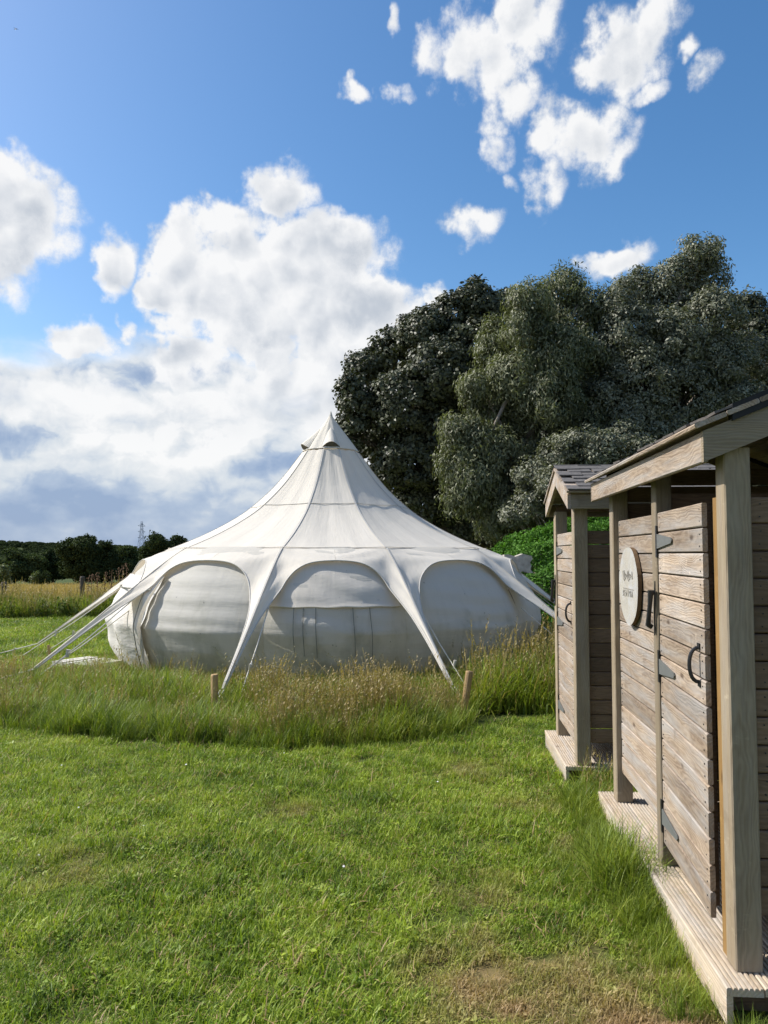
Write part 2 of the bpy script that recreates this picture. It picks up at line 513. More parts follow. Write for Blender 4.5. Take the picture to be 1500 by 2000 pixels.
M['tall'] = mat_grass("tall_grass_blades", [(0.075, 0.125, 0.016), (0.175, 0.245, 0.028), (0.275, 0.335, 0.042), (0.38, 0.37, 0.08)],
                      (0.36, 0.28, 0.12), 0.34, patch=0.7)
M['straw'] = mat_grass("ripe_grass_stems", [(0.19, 0.165, 0.05), (0.28, 0.22, 0.085), (0.36, 0.27, 0.12), (0.33, 0.28, 0.12)], None, 0.3, patch=0.9)
M['field'] = mat_grass("field_stems", [(0.28, 0.22, 0.07), (0.42, 0.31, 0.11), (0.52, 0.38, 0.15), (0.32, 0.30, 0.09)], None, 0.3, patch=0.12)
M['dock'] = mat_simple("dock_seed", (0.22, 0.135, 0.085), 0.9, 0.1, 0, 0.4, 20)
M['leaf_dark'] = mat_leaf("dark_leaves", (0.028, 0.034, 0.020), (0.115, 0.125, 0.070), 0.10, 0.5, 0.3)
M['leaf_olive'] = mat_leaf("olive_leaves", (0.070, 0.080, 0.044), (0.235, 0.250, 0.140), 0.22, 0.5, 0.3)
M['leaf_grey'] = mat_leaf("grey_leaves", (0.070, 0.076, 0.050), (0.27, 0.28, 0.195), 0.15, 0.5, 0.3)
M['leaf_far'] = mat_leaf("woodland_leaves", (0.022, 0.036, 0.014), (0.062, 0.085, 0.032), 0.15, 0.8, 0.08)
M['leaf_far_light'] = mat_leaf('woodland_light_leaves', (0.035, 0.055, 0.02), (0.10, 0.13, 0.05), 0.18, 0.8, 0.08)
M['leaf_pale'] = mat_leaf("pale_leaves", (0.08, 0.11, 0.035), (0.17, 0.20, 0.07), 0.2)
M['leaf_hedge'] = mat_leaf("hedge_leaves", (0.048, 0.130, 0.018), (0.130, 0.275, 0.042), 0.28, 0.65, 0.15)
M['leaf_verge'] = mat_leaf("verge_leaves", (0.045, 0.075, 0.016), (0.15, 0.19, 0.045), 0.28, 0.75, 0.12)
M['daisy'] = mat_simple("white_petals", (0.8, 0.8, 0.78), 0.7, 0.2)


# ------------------------------------------------------------------ mesh helpers
def link(name, me, parent=None, loc=None, rot=None, mat4=None):
    o = bpy.data.objects.new(name, me)
    col.objects.link(o)
    if parent is not None:
        o.parent = parent
    if mat4 is not None:
        o.matrix_local = mat4
    else:
        if loc is not None:
            o.location = loc
        if rot is not None:
            o.rotation_euler = rot
    return o


def tag(o, label=None, cat=None, group=None, kind=None):
    if label:
        o['label'] = label
    if cat:
        o['category'] = cat
    if group:
        o['group'] = group
    if kind:
        o['kind'] = kind
    return o


def empty(name, loc=(0, 0, 0), rz=0.0):
    o = bpy.data.objects.new(name, None)
    o.empty_display_size = 0.2
    o.location = loc
    o.rotation_euler = (0, 0, rz)
    col.objects.link(o)
    return o


def mesh(name, verts, faces, mat, smooth=False):
    me = bpy.data.meshes.new(name)
    me.from_pydata([tuple(v) for v in verts], [], faces)
    me.materials.append(mat)
    if smooth:
        me.polygons.foreach_set('use_smooth', [True] * len(me.polygons))
    me.update()
    return me


def quads_mesh(name, V, nq, mat, tint=None, smooth=False):
    """V: (nq*4,3) array of separate quads; tint per quad"""
    me = bpy.data.meshes.new(name)
    nv = nq * 4
    me.vertices.add(nv)
    me.vertices.foreach_set('co', np.ascontiguousarray(V, dtype=np.float32).ravel())
    me.loops.add(nv)
    me.loops.foreach_set('vertex_index', np.arange(nv, dtype=np.int32))
    me.polygons.add(nq)
    me.polygons.foreach_set('loop_start', np.arange(0, nv, 4, dtype=np.int32))
    me.polygons.foreach_set('loop_total', np.full(nq, 4, dtype=np.int32))
    me.materials.append(mat)
    me.update(calc_edges=True)
    if tint is not None:
        at_ = me.attributes.new('tint', 'FLOAT', 'POINT')
        at_.data.foreach_set('value', np.repeat(tint, 4).astype(np.float32))
    return me


class MB:
    """collects simple solids into one mesh"""
    def __init__(self):
        self.v, self.f = [], []

    def add(self, verts, faces):
        b = len(self.v)
        self.v += [tuple(q) for q in verts]
        self.f += [tuple(b + i for i in f) for f in faces]

    def box(self, x0, x1, y0, y1, z0, z1):
        self.add([(x0, y0, z0), (x1, y0, z0), (x1, y1, z0), (x0, y1, z0), (x0, y0, z1), (x1, y0, z1), (x1, y1, z1), (x0, y1, z1)],
                 [(3, 2, 1, 0), (4, 5, 6, 7), (0, 1, 5, 4), (1, 2, 6, 5), (2, 3, 7, 6), (3, 0, 4, 7)])

    def tube(self, pts, rad, n=6, cap=True):
        pts = [Vector(p) for p in pts]
        rads = rad if isinstance(rad, (list, tuple)) else [rad] * len(pts)
        rows = []
        up = None
        for i, p in enumerate(pts):
            d = (pts[min(i + 1, len(pts) - 1)] - pts[max(i - 1, 0)]).normalized()
            if up is None:
                up = d.orthogonal().normalized()
            up = (up - d * up.dot(d))
            if up.length < 1e-6:
                up = d.orthogonal()
            up.normalize()
            s = d.cross(up)
            rows.append([p + (up * math.cos(2 * math.pi * k / n) + s * math.sin(2 * math.pi * k / n)) * rads[i] for k in range(n)])
        v = [q for r in rows for q in r]
        f = []
        for i in range(len(rows) - 1):
            for k in range(n):
                a, b = i * n + k, i * n + (k + 1) % n
                f.append((a, b, b + n, a + n))
        if cap:
            f.append(tuple(range(n - 1, -1, -1)))
            f.append(tuple((len(rows) - 1) * n + k for k in range(n)))
        self.add(v, f)

    def build(self, name, mat, parent=None, loc=None, rot=None, smooth=False):
        return link(name, mesh(name, self.v, self.f, mat, smooth), parent, loc, rot)


_plank_cache = {}


def plank_mesh(L, W, Tk, mat, grooves=0):
    """board with eased edges, long axis X (0..L), width Y (0..W), thickness Z (-T..0)"""
    key = (round(L, 3), round(W, 3), round(Tk, 3), mat.name, grooves)
    if key in _plank_cache:
        return _plank_cache[key]
    c = min(0.004, W * .1, Tk * .25)
    if grooves:
        prof = [(0, -Tk)]
        step = W / grooves
        prof += [(0, -c)]
        for i in range(grooves):
            y0 = i * step
            prof += [(y0 + step * .12, 0), (y0 + step * .62, 0), (y0 + step * .72, -0.007), (y0 + step * .98, -0.007)]
        prof = prof[:-2] + [(W - c, 0), (W, -c), (W, -Tk)]
        prof = [p for i, p in enumerate(prof) if i == 0 or p != prof[i - 1]]
    else:
        prof = [(0, -Tk + c), (0, -c), (c, 0), (W - c, 0), (W, -c), (W, -Tk + c), (W - c, -Tk), (c, -Tk)]
    n = len(prof)
    e = c * 0.6
    v = [(0, y, z) for y, z in prof] + [(L, y, z) for y, z in prof]
    f = [(i, i + n, (i + 1) % n + n, (i + 1) % n) for i in range(n)]
    f += [tuple(range(n)), tuple(range(2 * n - 1, n - 1, -1))]
    me = mesh("board", v, f, mat)
    _plank_cache[key] = me
    return me


def axes(origin, ex, ey):
    ex, ey = Vector(ex).normalized(), Vector(ey).normalized()
    ez = ex.cross(ey)
    m = Matrix((ex, ey, ez)).transposed().to_4x4()
    m.translation = Vector(origin)
    return m


def board(name, parent, origin, ex, ey, L, W, Tk, mat, grooves=0):
    """origin = outer face corner, ex along the board, ey across, outer face normal = ex x ey"""
    return link(name, plank_mesh(L, W, Tk, mat, grooves), parent, mat4=axes(origin, ex, ey))


# ------------------------------------------------------------------ ground
def smoothstep(a, b, x):
    t = np.clip((x - a) / (b - a), 0, 1)
    return t * t * (3 - 2 * t)


def terrain(x, y):
    x, y = np.asarray(x, float), np.asarray(y, float)
    z = -3.1 * smoothstep(20, 100, y)
    z = z - 10 * smoothstep(120, 420, y)
    hill = 25 * smoothstep(450, 1300, y) * np.exp(-((x + 720) / 230) ** 2)
    hill2 = 3 * smoothstep(420, 1100, y)
    return z + hill + hill2


def build_ground():
    ys = np.concatenate([[-400, -60, -15], np.linspace(-6, 30, 37), np.linspace(33, 130, 34), np.geomspace(140, 4500, 36)])
    xs = np.concatenate([-np.geomspace(3500, 14, 34), np.linspace(-12, 12, 25), np.geomspace(14, 3500, 34)])
    X, Y = np.meshgrid(xs, ys)
    Z = terrain(X, Y)
    near = (np.abs(Y - 8) < 20) & (np.abs(X) < 16)
    Z = Z + np.where(near, 0.012 * np.sin(X * 1.7 + 1) * np.cos(Y * 1.3), 0) - 0.012
    n, m_ = X.shape
    V = np.stack([X, Y, Z], -1).reshape(-1, 3)
    F = [(i * m_ + j, i * m_ + j + 1, (i + 1) * m_ + j + 1, (i + 1) * m_ + j) for i in range(n - 1) for j in range(m_ - 1)]
    o = link("ground", mesh("ground", V, F, M['ground'], True))
    tag(o, kind='structure')


build_ground()

# ------------------------------------------------------------------ sheds
SHED_YAW = -R(4.4)


def hinge(parent, y, z, strap_to, x=0.0):
    """T hinge: black plate on the post and tapered grey strap along -y"""
    h = MB()
    h.box(x - 0.010, x - 0.003, y - 0.012, y + 0.012, z - 0.075, z + 0.075)
    p = h.build("hinge_plate", M['black'], parent)
    s = MB()
    y1, y2 = y - 0.013, y - strap_to
    xa, xb = x - 0.009, x - 0.004
    s.add([(xa, y1, z - .035), (xa, y1, z + .035), (xa, y2, z + .012), (xa, y2 - .01, z), (xa, y2, z - .012),
           (xb, y1, z - .035), (xb, y1, z + .035), (xb, y2, z + .012), (xb, y2 - .01, z), (xb, y2, z - .012)],
          [(0, 1, 2, 3, 4), (9, 8, 7, 6, 5), (0, 5, 6, 1), (1, 6, 7, 2), (2, 7, 8, 3), (3, 8, 9, 4), (4, 9, 5, 0)])
    s.build("strap", M['galv'], p)
    b = MB()
    for dy in (0.04, 0.09, 0.14):
        if dy < 0:
            b.tube([(xa - .003, y - dy, z), (xb, y - dy, z)], 0.005, 6)
    tag(b.build("screw", M['black'], p), kind="stuff")


def pull_handle(parent, y, z, x):
    h = MB()
    pts = []
    for i in range(13):
        a = math.pi * i / 12
        pts.append((x - 0.002 - 0.036 * math.sin(a) ** 0.8, y, z + 0.066 * math.cos(a)))
    h.tube(pts, 0.0075, 8)
    for s in (-1, 1):
        h.box(x - .005, x, y - .014, y + .014, z + s * .066 - (.018 if s < 0 else .004), z + s * .066 + (.004 if s < 0 else .018))
    h.build("door_handle", M['black'], parent, smooth=False)


def cabin_hook(parent, y, z, x):
    """black drop latch hanging on the hinge post"""
    h = MB()
    h.tube([(x - .001, y, z + .075), (x - .026, y + .002, z + .075)], 0.012, 8)
    h.tube([(x - .022, y + .002, z + .085), (x - .026, y + .006, z + .02), (x - .030, y + .016, z - .04), (x - .031, y + .028, z - .085)],
           [0.015, 0.011, 0.011, 0.013], 8)
    h.tube([(x - .031, y + .029, z - .08), (x - .012, y + .029, z - .092)], 0.012, 8)
    h.tube([(x - .006, y - .014, z + .13), (x - .006, y - .004, z + .02), (x - .006, y + .008, z - .13)], [0.003, .0055, 0.003], 6)
    h.build("drop_latch", M['black'], parent)


def plank_wall(parent, name, p0, ex, L, z0, z1, mat, out, Tk=0.02, jit=0.0015, nails=True):
    """horizontal planks from z0 to z1; out = outward normal"""
    n = max(1, round((z1 - z0) / 0.0995))
    pitch = (z1 - z0) / n
    ex, out = Vector(ex), Vector(out)
    first = None
    for i in range(n):
        j = random.uniform(-jit, jit)
        base = Vector(p0) + Vector((0, 0, z0 + i * pitch + 0.002)) + out * j
        if ex.cross(Vector((0, 0, 1))).dot(out) > 0:
            board(name, parent, base, ex, (0, 0, 1), L, pitch - 0.0055, Tk, mat)
        else:
            board(name, parent, base + ex * L, -ex, (0, 0, 1), L, pitch - 0.0055, Tk, mat)
    if nails:
        mb = MB()
        for i in range(n):
            for s in (0.035, L - 0.035):
                for q in (0.25, 0.72):
                    c = Vector(p0) + ex * (s + random.uniform(-.004, .004)) + Vector((0, 0, z0 + (i + q) * pitch))
                    mb.tube([c - out * .002, c + out * .0022], 0.0032, 5)
        tag(mb.build("nail", M['black'], parent), kind="stuff")


def posts(parent, spots, z0, z1, s):
    for (x, y) in spots:
        # board long axis = local X -> vertical
        o = link("post", post_mesh(z1 - z0, s), parent, mat4=axes((x, y, z0), (0, 0, 1), (1, 0, 0)))


_post = {}


def post_mesh(L, s):
    key = (round(L, 3), s)
    if key not in _post:
        c = 0.005
        prof = [(c, 0), (s - c, 0), (s, c), (s, s - c), (s - c, s), (c, s), (0, s - c), (0, c)]
        v = [(0, a, b) for a, b in prof] + [(L, a, b) for a, b in prof]
        n = 8
        f = [(i, (i + 1) % n, (i + 1) % n + n, i + n) for i in range(n)] + [tuple(range(n - 1, -1, -1)), tuple(range(n, 2 * n))]
        _post[key] = mesh("post", v, f, M['wood_post'])
    return _post[key]


def shingle_roof(parent, eave, along, up_slope, L, S, n_out):
    """courses of felt shingles; eave corner, direction along the eave, up the slope"""
    along, up_slope, nrm = Vector(along).normalized(), Vector(up_slope).normalized(), Vector(n_out).normalized()
    rows = max(3, round(S / 0.10))
    step = S / rows
    per = max(3, round(L / 0.17))
    w = L / per
    key = ('sh', round(w, 3), round(step, 3))
    if key not in _plank_cache:
        d = step * 1.35
        v = [(0.003, 0, 0.0), (w - .003, 0, 0.0), (w - .003, 0, 0.009), (0.003, 0, 0.009), (0.003, d, 0), (w - .003, d, 0), (w - .003, d, 0.004), (0.003, d, 0.004)]
        f = [(0, 1, 2, 3), (7, 6, 5, 4), (3, 2, 6, 7), (4, 5, 1, 0), (1, 5, 6, 2), (4, 0, 3, 7)]
        _plank_cache[key] = mesh("shingle", v, f, M['shingle'])
    me = _plank_cache[key]
    for r in range(rows):
        for k in range(per):
            shift = (w / 2 if r % 2 else 0)
            x = k * w + shift
            if x + w > L + w * .51:
                continue
            o = Vector(eave) + along * (x + random.uniform(-.006, .006)) + up_slope * (r * step + random.uniform(-.014, .014)) + nrm * (0.004 + random.uniform(0, .007))
            m = Matrix((along + up_slope * random.uniform(-.05, .05), up_slope + nrm * random.uniform(-0.07, -.03), nrm)).transposed().to_4x4()
            m.translation = o
            link("shingle", me, parent, mat4=m)


def deck(parent, x0, x1, y0, y1, ztop):
    n = max(2, round((x1 - x0) / 0.125))
    w = (x1 - x0) / n
    for i in range(n):
        # long axis +y, across -x so that the face looks up: ex x ey = (0,1,0)x(-1,0,0) = +z
        board("deck_board", parent, (x0 + (i + 1) * w - 0.003, y0 + random.uniform(-.006, .006), ztop + random.uniform(-.001, .001)), (0, 1, 0), (-1, 0, 0), y1 - y0, w - 0.006, 0.028,
              M['wood_deck'], 7)
    # skirt board below the front edge, outward -x:  ex x ey = (0,-1,0)x(0,0,1) = (-1,0,0)
    board("deck_skirt", parent, (x0 + 0.006, y1 - .01, ztop - 0.135), (0, -1, 0), (0, 0, 1), y1 - y0 - .02, 0.104, 0.022, M['wood_deck'])
    for k in range(3):
        yy = y0 + 0.12 + k * (y1 - y0 - 0.30) / 2
        mb = MB()
        mb.box(x0 + .034, x1 - .02, yy, yy + .05, ztop - 0.14, ztop - 0.031)
        mb.build("bearer", M['wood_dark'], parent)


def door(parent, y_hinge, W_, z0, z1, x, open_deg, strap=0.29):
    d = empty("door")
    d.parent = parent
    d.location = (x, y_hinge, 0)
    d.rotation_euler = (0, 0, -R(open_deg))
    # planks run from hinge (y=0) to latch edge (y=-W_), outward -x
    plank_wall(d, "door_plank", (0, 0, 0), (0, -1, 0), W_, z0, z1, M['wood'], (-1, 0, 0), 0.02, 0.001)
    br = MB()
    for yy in (-0.10, -W_ + 0.04):
        br.box(0.021, 0.045, yy, yy + 0.06, z0 + .03, z1 - .03)
    br.build("ledge", M['wood_dark'], d)
    for zz in (z1 - 0.14, (z0 + z1) / 2 + 0.045, z0 + 0.125):
        hinge(d, 0.006, zz, strap)
    pull_handle(d, -W_ + 0.075, 1.17, -0.001)
    return d


def build_shed_long():
    """double cubicle: eave side with door faces the lawn, gable end faces the viewer"""
    s = empty("garden_shed", (1.232, 2.77, 0), SHED_YAW)
    tag(s, "long timber washroom shed with round log sign and door ajar, at the picture's edge", "shed")
    L, W, zt, ps = 1.94, 1.15, 0.14, 0.093
    deck(s, -0.072, W + .06, -0.10, L + 0.12, zt)
    posts(s, [(0, 0), (0, L - ps), (W - ps, 0), (W - ps, L - ps)], zt + .001, 1.985, ps)
    posts(s, [(0.004, 0.925)], zt + .001, 1.985, 0.078)
    posts(s, [(W - ps, 0.92)], zt + .001, 1.985, 0.08)
    # fixed panel with the sign, outward -x
    plank_wall(s, "plank", (0.032, L - ps - .004, 0), (0, -1, 0), L - ps - 1.003 - .008, 0.31, 1.80, M['wood'], (-1, 0, 0))
    door(s, 0.918, 0.752, 0.245, 1.80, 0.012, 3.0)
    # gable end walls and back wall
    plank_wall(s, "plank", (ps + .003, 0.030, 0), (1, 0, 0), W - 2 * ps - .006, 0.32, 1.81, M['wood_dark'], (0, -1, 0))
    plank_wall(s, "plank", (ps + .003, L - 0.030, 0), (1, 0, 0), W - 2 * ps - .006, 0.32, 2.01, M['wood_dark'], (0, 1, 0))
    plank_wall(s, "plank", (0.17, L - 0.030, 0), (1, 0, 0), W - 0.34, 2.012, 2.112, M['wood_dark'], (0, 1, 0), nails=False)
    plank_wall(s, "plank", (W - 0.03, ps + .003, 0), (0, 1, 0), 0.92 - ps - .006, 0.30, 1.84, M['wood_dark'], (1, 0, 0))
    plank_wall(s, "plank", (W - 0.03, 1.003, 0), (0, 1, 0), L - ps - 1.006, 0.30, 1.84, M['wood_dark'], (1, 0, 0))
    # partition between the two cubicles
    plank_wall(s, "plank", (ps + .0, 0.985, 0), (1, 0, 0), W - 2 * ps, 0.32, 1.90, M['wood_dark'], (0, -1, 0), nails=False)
    jb = link("jamb", plank_mesh(1.67, 0.05, 0.045, M['wood_jamb']), s, mat4=axes((0.050, ps + .052, zt + .002), (0, 0, 1), (0, -1, 0)))
    # wall plates under the eaves
    for x0 in (0.012, W - 0.062):
        mb = MB()
        mb.box(x0, x0 + .05, 0.01, L - .01, 1.987, 2.03)
        mb.build("wall_plate", M['wood_dark'], s)
    pitch = R(22)
    tp = math.tan(pitch)
    ex = 0.082
    y0, y1 = -0.034, L + 0.14
    zf = 1.93
    for side in (0, 1):
        if side == 0:
            board("fascia", s, (-ex, y1 - 0.002, zf), (0, -1, 0), (0, 0, 1), y1 - y0 - .026, 0.112, 0.024, M['wood'])
        else:
            board("fascia", s, (W + ex, y0 + .026, zf), (0, 1, 0), (0, 0, 1), y1 - y0 - .05, 0.112, 0.024, M['wood'])
    mid = W / 2
    zr = zf + 0.118
    rise = (mid + ex + .03) * tp
    Ls = (mid + ex + .03) / math.cos(pitch)
    for side in (-1, 1):
        ex0 = mid + side * (mid + ex + .03)
        up = Vector((-side * math.cos(pitch), 0, math.sin(pitch)))
        nrm = Vector((side * math.sin(pitch), 0, math.cos(pitch)))
        # roof boards (one under the other, along the eave)
        nb = 6
        for i in range(nb):
            o0 = Vector((ex0, 0, zr)) + up * (i * Ls / nb) + nrm * 0.0
            # ex along +-y, across = up slope
            if side < 0:
                board("roof_board", s, o0 + Vector((0, y1 + .02, 0)) + nrm * .018, (0, -1, 0), up, y1 - y0 + .035, Ls / nb - .003, 0.018, M['wood'])
            else:
                board("roof_board", s, o0 + Vector((0, y0 - .015, 0)) + nrm * .018, (0, 1, 0), up, y1 - y0 + .035, Ls / nb - .003, 0.018, M['wood'])
        eave = Vector((ex0, y0 - .012, zr)) + nrm * .020 + up * 0.10
        al = Vector((0, 1, 0))
        shingle_roof(s, eave, al, up, y1 - y0 + .02, Ls - 0.09, nrm)
        # rake boards on both gable ends
        for (yy, od) in ((y0, -1), (y1 - .002, 1)):
            mb = MB()
            ya, yb = (yy, yy + .024) if od < 0 else (yy - .024, yy)
            xs_ = (mid + side * (mid + ex - (.0245 if False else 0.0)), mid)
            za = zf + 0.0
            zb = za + (mid + ex) * tp
            q = [(xs_[0], za), (xs_[1], zb), (xs_[1], zb + .112), (xs_[0], za + .112)]
            v = [(a, ya, b) for a, b in q] + [(a, yb, b) for a, b in q]
            mb.add(v, [(0, 1, 2, 3), (7, 6, 5, 4), (0, 4, 5, 1), (1, 5, 6, 2), (2, 6, 7, 3), (3, 7, 4, 0)])
            mb.build("rake_board", M['wood_post'], s)
            fe = MB()
            yc_, yd_ = (yy - .012, yy + .03) if od < 0 else (yy - .03, yy + .012)
            q = [(mid + side * (mid + ex - .10), zf + .10 * tp + .106), (mid, zb + .106), (mid, zb + .168), (mid + side * (mid + ex - .10), zf + .10 * tp + .168)]
            v = [(a, yc_, b) for a, b in q] + [(a, yd_, b) for a, b in q]
            fe.add(v, [(0, 1, 2, 3), (7, 6, 5, 4), (0, 4, 5, 1), (1, 5, 6, 2), (2, 6, 7, 3), (3, 7, 4, 0)])
            fe.build("felt_edge", M['felt'], s)
    # ridge capping
    mb = MB()
    zz = zr + rise + .035
    mb.add([(mid - .09, y0 - .012, zz - .09 * tp), (mid, y0 - .012, zz + .004), (mid + .09, y0 - .012, zz - .09 * tp),
            (mid - .09, y1 + .012, zz - .09 * tp), (mid, y1 + .012, zz + .004), (mid + .09, y1 + .012, zz - .09 * tp)],
           [(0, 1, 4, 3), (1, 2, 5, 4)])
    mb.build("ridge_cap", M['felt'], s)
    # black latch on the middle post
    cabin_hook(s, 0.935, 1.34, 0.0)
    # round log slice sign
    sg = empty("log_sign")
    sg.parent = s
    yc, zc, rad = 1.50, 1.425, 0.215
    n = 40
    mb, eb = MB(), MB()
    rr = [rad * (1 + 0.012 * math.sin(3 * a + 1) + 0.010 * math.sin(7 * a)) for a in [2 * math.pi * k / n for k in range(n)]]
    ring = [(yc + rr[k] * math.cos(2 * math.pi * k / n), zc + rr[k] * math.sin(2 * math.pi * k / n)) for k in range(n)]
    xf, xb = 0.004, 0.026
    mb.add([(xf, a, b) for a, b in ring], [tuple(range(n - 1, -1, -1))])
    eb.add([(xf, a, b) for a, b in ring] + [(xb, a, b) for a, b in ring],
           [(k, k + n, (k + 1) % n + n, (k + 1) % n) for k in range(n)] + [tuple(range(n, 2 * n))])
    bo = eb.build("bark_rim", M['sign_bark'], sg)
    fo = mb.build("sign_face", M['log'], sg)
    # faint burnt writing: a looped script line and a short row of capitals (far y = reading left)
    tb = MB()
    pts = []
    for i in range(160):
        t = i / 159
        yy = yc + 0.105 - 0.21 * t + 0.012 * math.sin(t * 52)
        pts.append((xf - 0.0012, yy, zc + 0.055 + 0.030 * math.sin(t * 52 + 1.2) * (0.6 + 0.4 * math.sin(t * 13 + .5))))
    tb.tube(pts, 0.0018, 5)
    glyphs = [[((0, 0), (0, 1)), ((0, 1), (.7, .8)), ((.7, .8), (0, .5)), ((0, .5), (.7, 0))], [((0, 0), (0, 1)), ((0, 1), (.7, 1)), ((0, .5), (.6, .5)), ((0, 0), (.7, 0))],
              [((0, 0), (0, 1)), ((0, 1), (.7, .5)), ((.7, .5), (0, 0))], [((0, 1), (.8, 1)), ((.4, 0), (.4, 1))],
              [((0, 0), (0, 1)), ((0, 1), (.7, .8)), ((.7, .8), (0, .5))], [((0, 0), (0, 1)), ((.7, 0), (.7, 1)), ((0, .5), (.7, .5))], [((0, 0), (.4, 1)), ((.4, 1), (.8, 0))]]
    for gi, gl in enumerate(glyphs):
        yb_ = yc + 0.115 - gi * 0.033
        for (a, b) in gl:
            tb.tube([(xf - .0012, yb_ - a[0] * .024, zc - .060 + a[1] * .034), (xf - .0012, yb_ - b[0] * .024, zc - .060 + b[1] * .034)], 0.0015, 4)
    tb.tube([(xf - .0012, yc + .12, zc - .015), (xf - .0012, yc - .115, zc - .018)], 0.0022, 4)
    tb.build("lettering", M['engrave'], fo)
    return s


def build_shed_small():
    s = empty("garden_shed", (1.352, 5.47, 0), SHED_YAW)
    tag(s, "small single timber cubicle with shingled gable roof, between the tent and the long shed", "shed")
    L, W, zt, ps = 1.0, 1.1, 0.12, 0.098
    deck(s, -0.085, W + .05, -0.03, L + 0.08, zt)
    posts(s, [(0, 0), (0, L - ps), (W - ps, 0), (W - ps, L - ps)], zt + .001, 1.95, ps)
    door(s, L - ps - .004, L - 2 * ps - .03, 0.25, 1.765, 0.014, 0.6, 0.30)
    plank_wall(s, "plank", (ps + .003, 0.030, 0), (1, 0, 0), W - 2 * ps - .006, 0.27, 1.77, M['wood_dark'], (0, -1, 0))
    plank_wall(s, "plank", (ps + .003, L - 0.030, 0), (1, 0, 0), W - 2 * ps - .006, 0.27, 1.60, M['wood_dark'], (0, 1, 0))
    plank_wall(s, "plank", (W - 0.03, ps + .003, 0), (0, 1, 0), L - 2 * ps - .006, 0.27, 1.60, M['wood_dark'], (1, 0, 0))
    cabin_hook(s, L - ps + .02, 1.30, 0.0)
    pitch = R(20.3)
    tp = math.tan(pitch)
    ey = 0.085
    zf = 1.915
    x0, x1 = -0.055, W + 0.06
    mid = L / 2
    board("fascia", s, (x0 + .026, -ey, zf), (1, 0, 0), (0, 0, 1), x1 - x0 - .05, 0.105, 0.024, M['wood_post'])
    board("fascia", s, (x1 - .026, L + ey, zf), (-1, 0, 0), (0, 0, 1), x1 - x0 - .05, 0.105, 0.024, M['wood_post'])
    for yy in (0.02, L - .07):
        mb = MB()
        mb.box(0.01, W - .01, yy, yy + .05, 1.952, 1.995)
        mb.build("wall_plate", M['wood_dark'], s)
    zr = zf + 0.111
    Ls = (mid + ey + .03) / math.cos(pitch)
    for side in (-1, 1):
        ey0 = mid + side * (mid + ey + .03)
        up = Vector((0, -side * math.cos(pitch), math.sin(pitch)))
        nrm = Vector((0, side * math.sin(pitch), math.cos(pitch)))
        nb = 5
        for i in range(nb):
            o0 = Vector((0, ey0, zr)) + up * (i * Ls / nb) + nrm * .018
            if side < 0:
                board("roof_board", s, o0 + Vector((x0 - .01, 0, 0)), (1, 0, 0), up, x1 - x0 + .02, Ls / nb - .003, 0.018, M['wood'])
            else:
                board("roof_board", s, o0 + Vector((x1 + .01, 0, 0)), (-1, 0, 0), up, x1 - x0 + .02, Ls / nb - .003, 0.018, M['wood'])
        eave = Vector((x0 - .008, ey0, zr)) + nrm * .020 - up * 0.012
        shingle_roof(s, eave, (1, 0, 0) , up, x1 - x0 + .016, Ls + .01, nrm)
        for (xx, od) in ((x0, -1), (x1, 1)):
            mb = MB()
            xa, xb = (xx, xx + .024) if od < 0 else (xx - .024, xx)
            q = [(mid + side * (mid + ey), zf), (mid, zf + (mid + ey) * tp), (mid, zf + (mid + ey) * tp + .105), (mid + side * (mid + ey), zf + .105)]
            v = [(xa, a, b) for a, b in q] + [(xb, a, b) for a, b in q]
            mb.add(v, [(3, 2, 1, 0), (4, 5, 6, 7), (1, 5, 4, 0), (2, 6, 5, 1), (3, 7, 6, 2), (0, 4, 7, 3)])
            mb.build("rake_board", M['wood'], s)
    mb = MB()
    zz = zr + (mid + ey + .03) * tp + .036
    mb.add([(x0 - .012, mid - .09, zz - .09 * tp), (x0 - .012, mid, zz + .006), (x0 - .012, mid + .09, zz - .09 * tp),
            (x1 + .012, mid - .09, zz - .09 * tp), (x1 + .012, mid, zz + .006), (x1 + .012, mid + .09, zz - .09 * tp)],
           [(0, 3, 4, 1), (1, 4, 5, 2)])
    mb.build("ridge_cap", M['shingle'], s)
    return s


build_shed_long()
build_shed_small()

# ------------------------------------------------------------------ tent
TC = Vector((-0.88, 12.6, 0.0))
NB = 10
# azimuth of each corner, 0 = towards the viewer, positive to the right
CORNERS = [-10.0, 20.5, 58.0, 95.0, 131.0, 167.0, 203.0, 239.0, 275.0, 312.0, 350.0]


def bay(a):
    """position in the bay (-1..1) and half width of the bay at azimuth a"""
    a = (a + 10.0) % 360.0 - 10.0
    for c, d in zip(CORNERS[:-1], CORNERS[1:]):
        if c <= a <= d:
            return 2 * (a - c) / (d - c) - 1, (d - c) / 2
    return 0.0, 18.0
PROF = [(0.0, 3.92), (0.05, 3.83), (0.14, 3.71), (0.44, 3.31), (0.73, 2.92), (1.0, 2.615), (1.36, 2.30), (1.7, 2.085), (2.05, 1.905), (2.35, 1.775), (2.62, 1.67)]
WALL = [(2.46, 1.70), (2.72, 1.60), (2.88, 1.48), (3.06, 1.28), (3.22, 1.05), (3.33, 0.82), (3.39, 0.64)]
WALL_LOW = [(3.39, 0.64), (3.33, 0.36), (3.24, 0.12), (3.16, -0.05)]


def catmull(pts, n):
    P = np.array([pts[0]] + list(pts) + [pts[-1]], float)
    out = []
    m = len(pts) - 1
    for q in np.linspace(0, m, n):
        i = min(int(q), m - 1)
        t = q - i
        a, b, c, d = P[i], P[i + 1], P[i + 2], P[i + 3]
        out.append(0.5 * ((2 * b) + (-a + c) * t + (2 * a - 5 * b + 4 * c - d) * t * t + (-a + 3 * b - 3 * c + d) * t ** 3))
    return np.array(out)


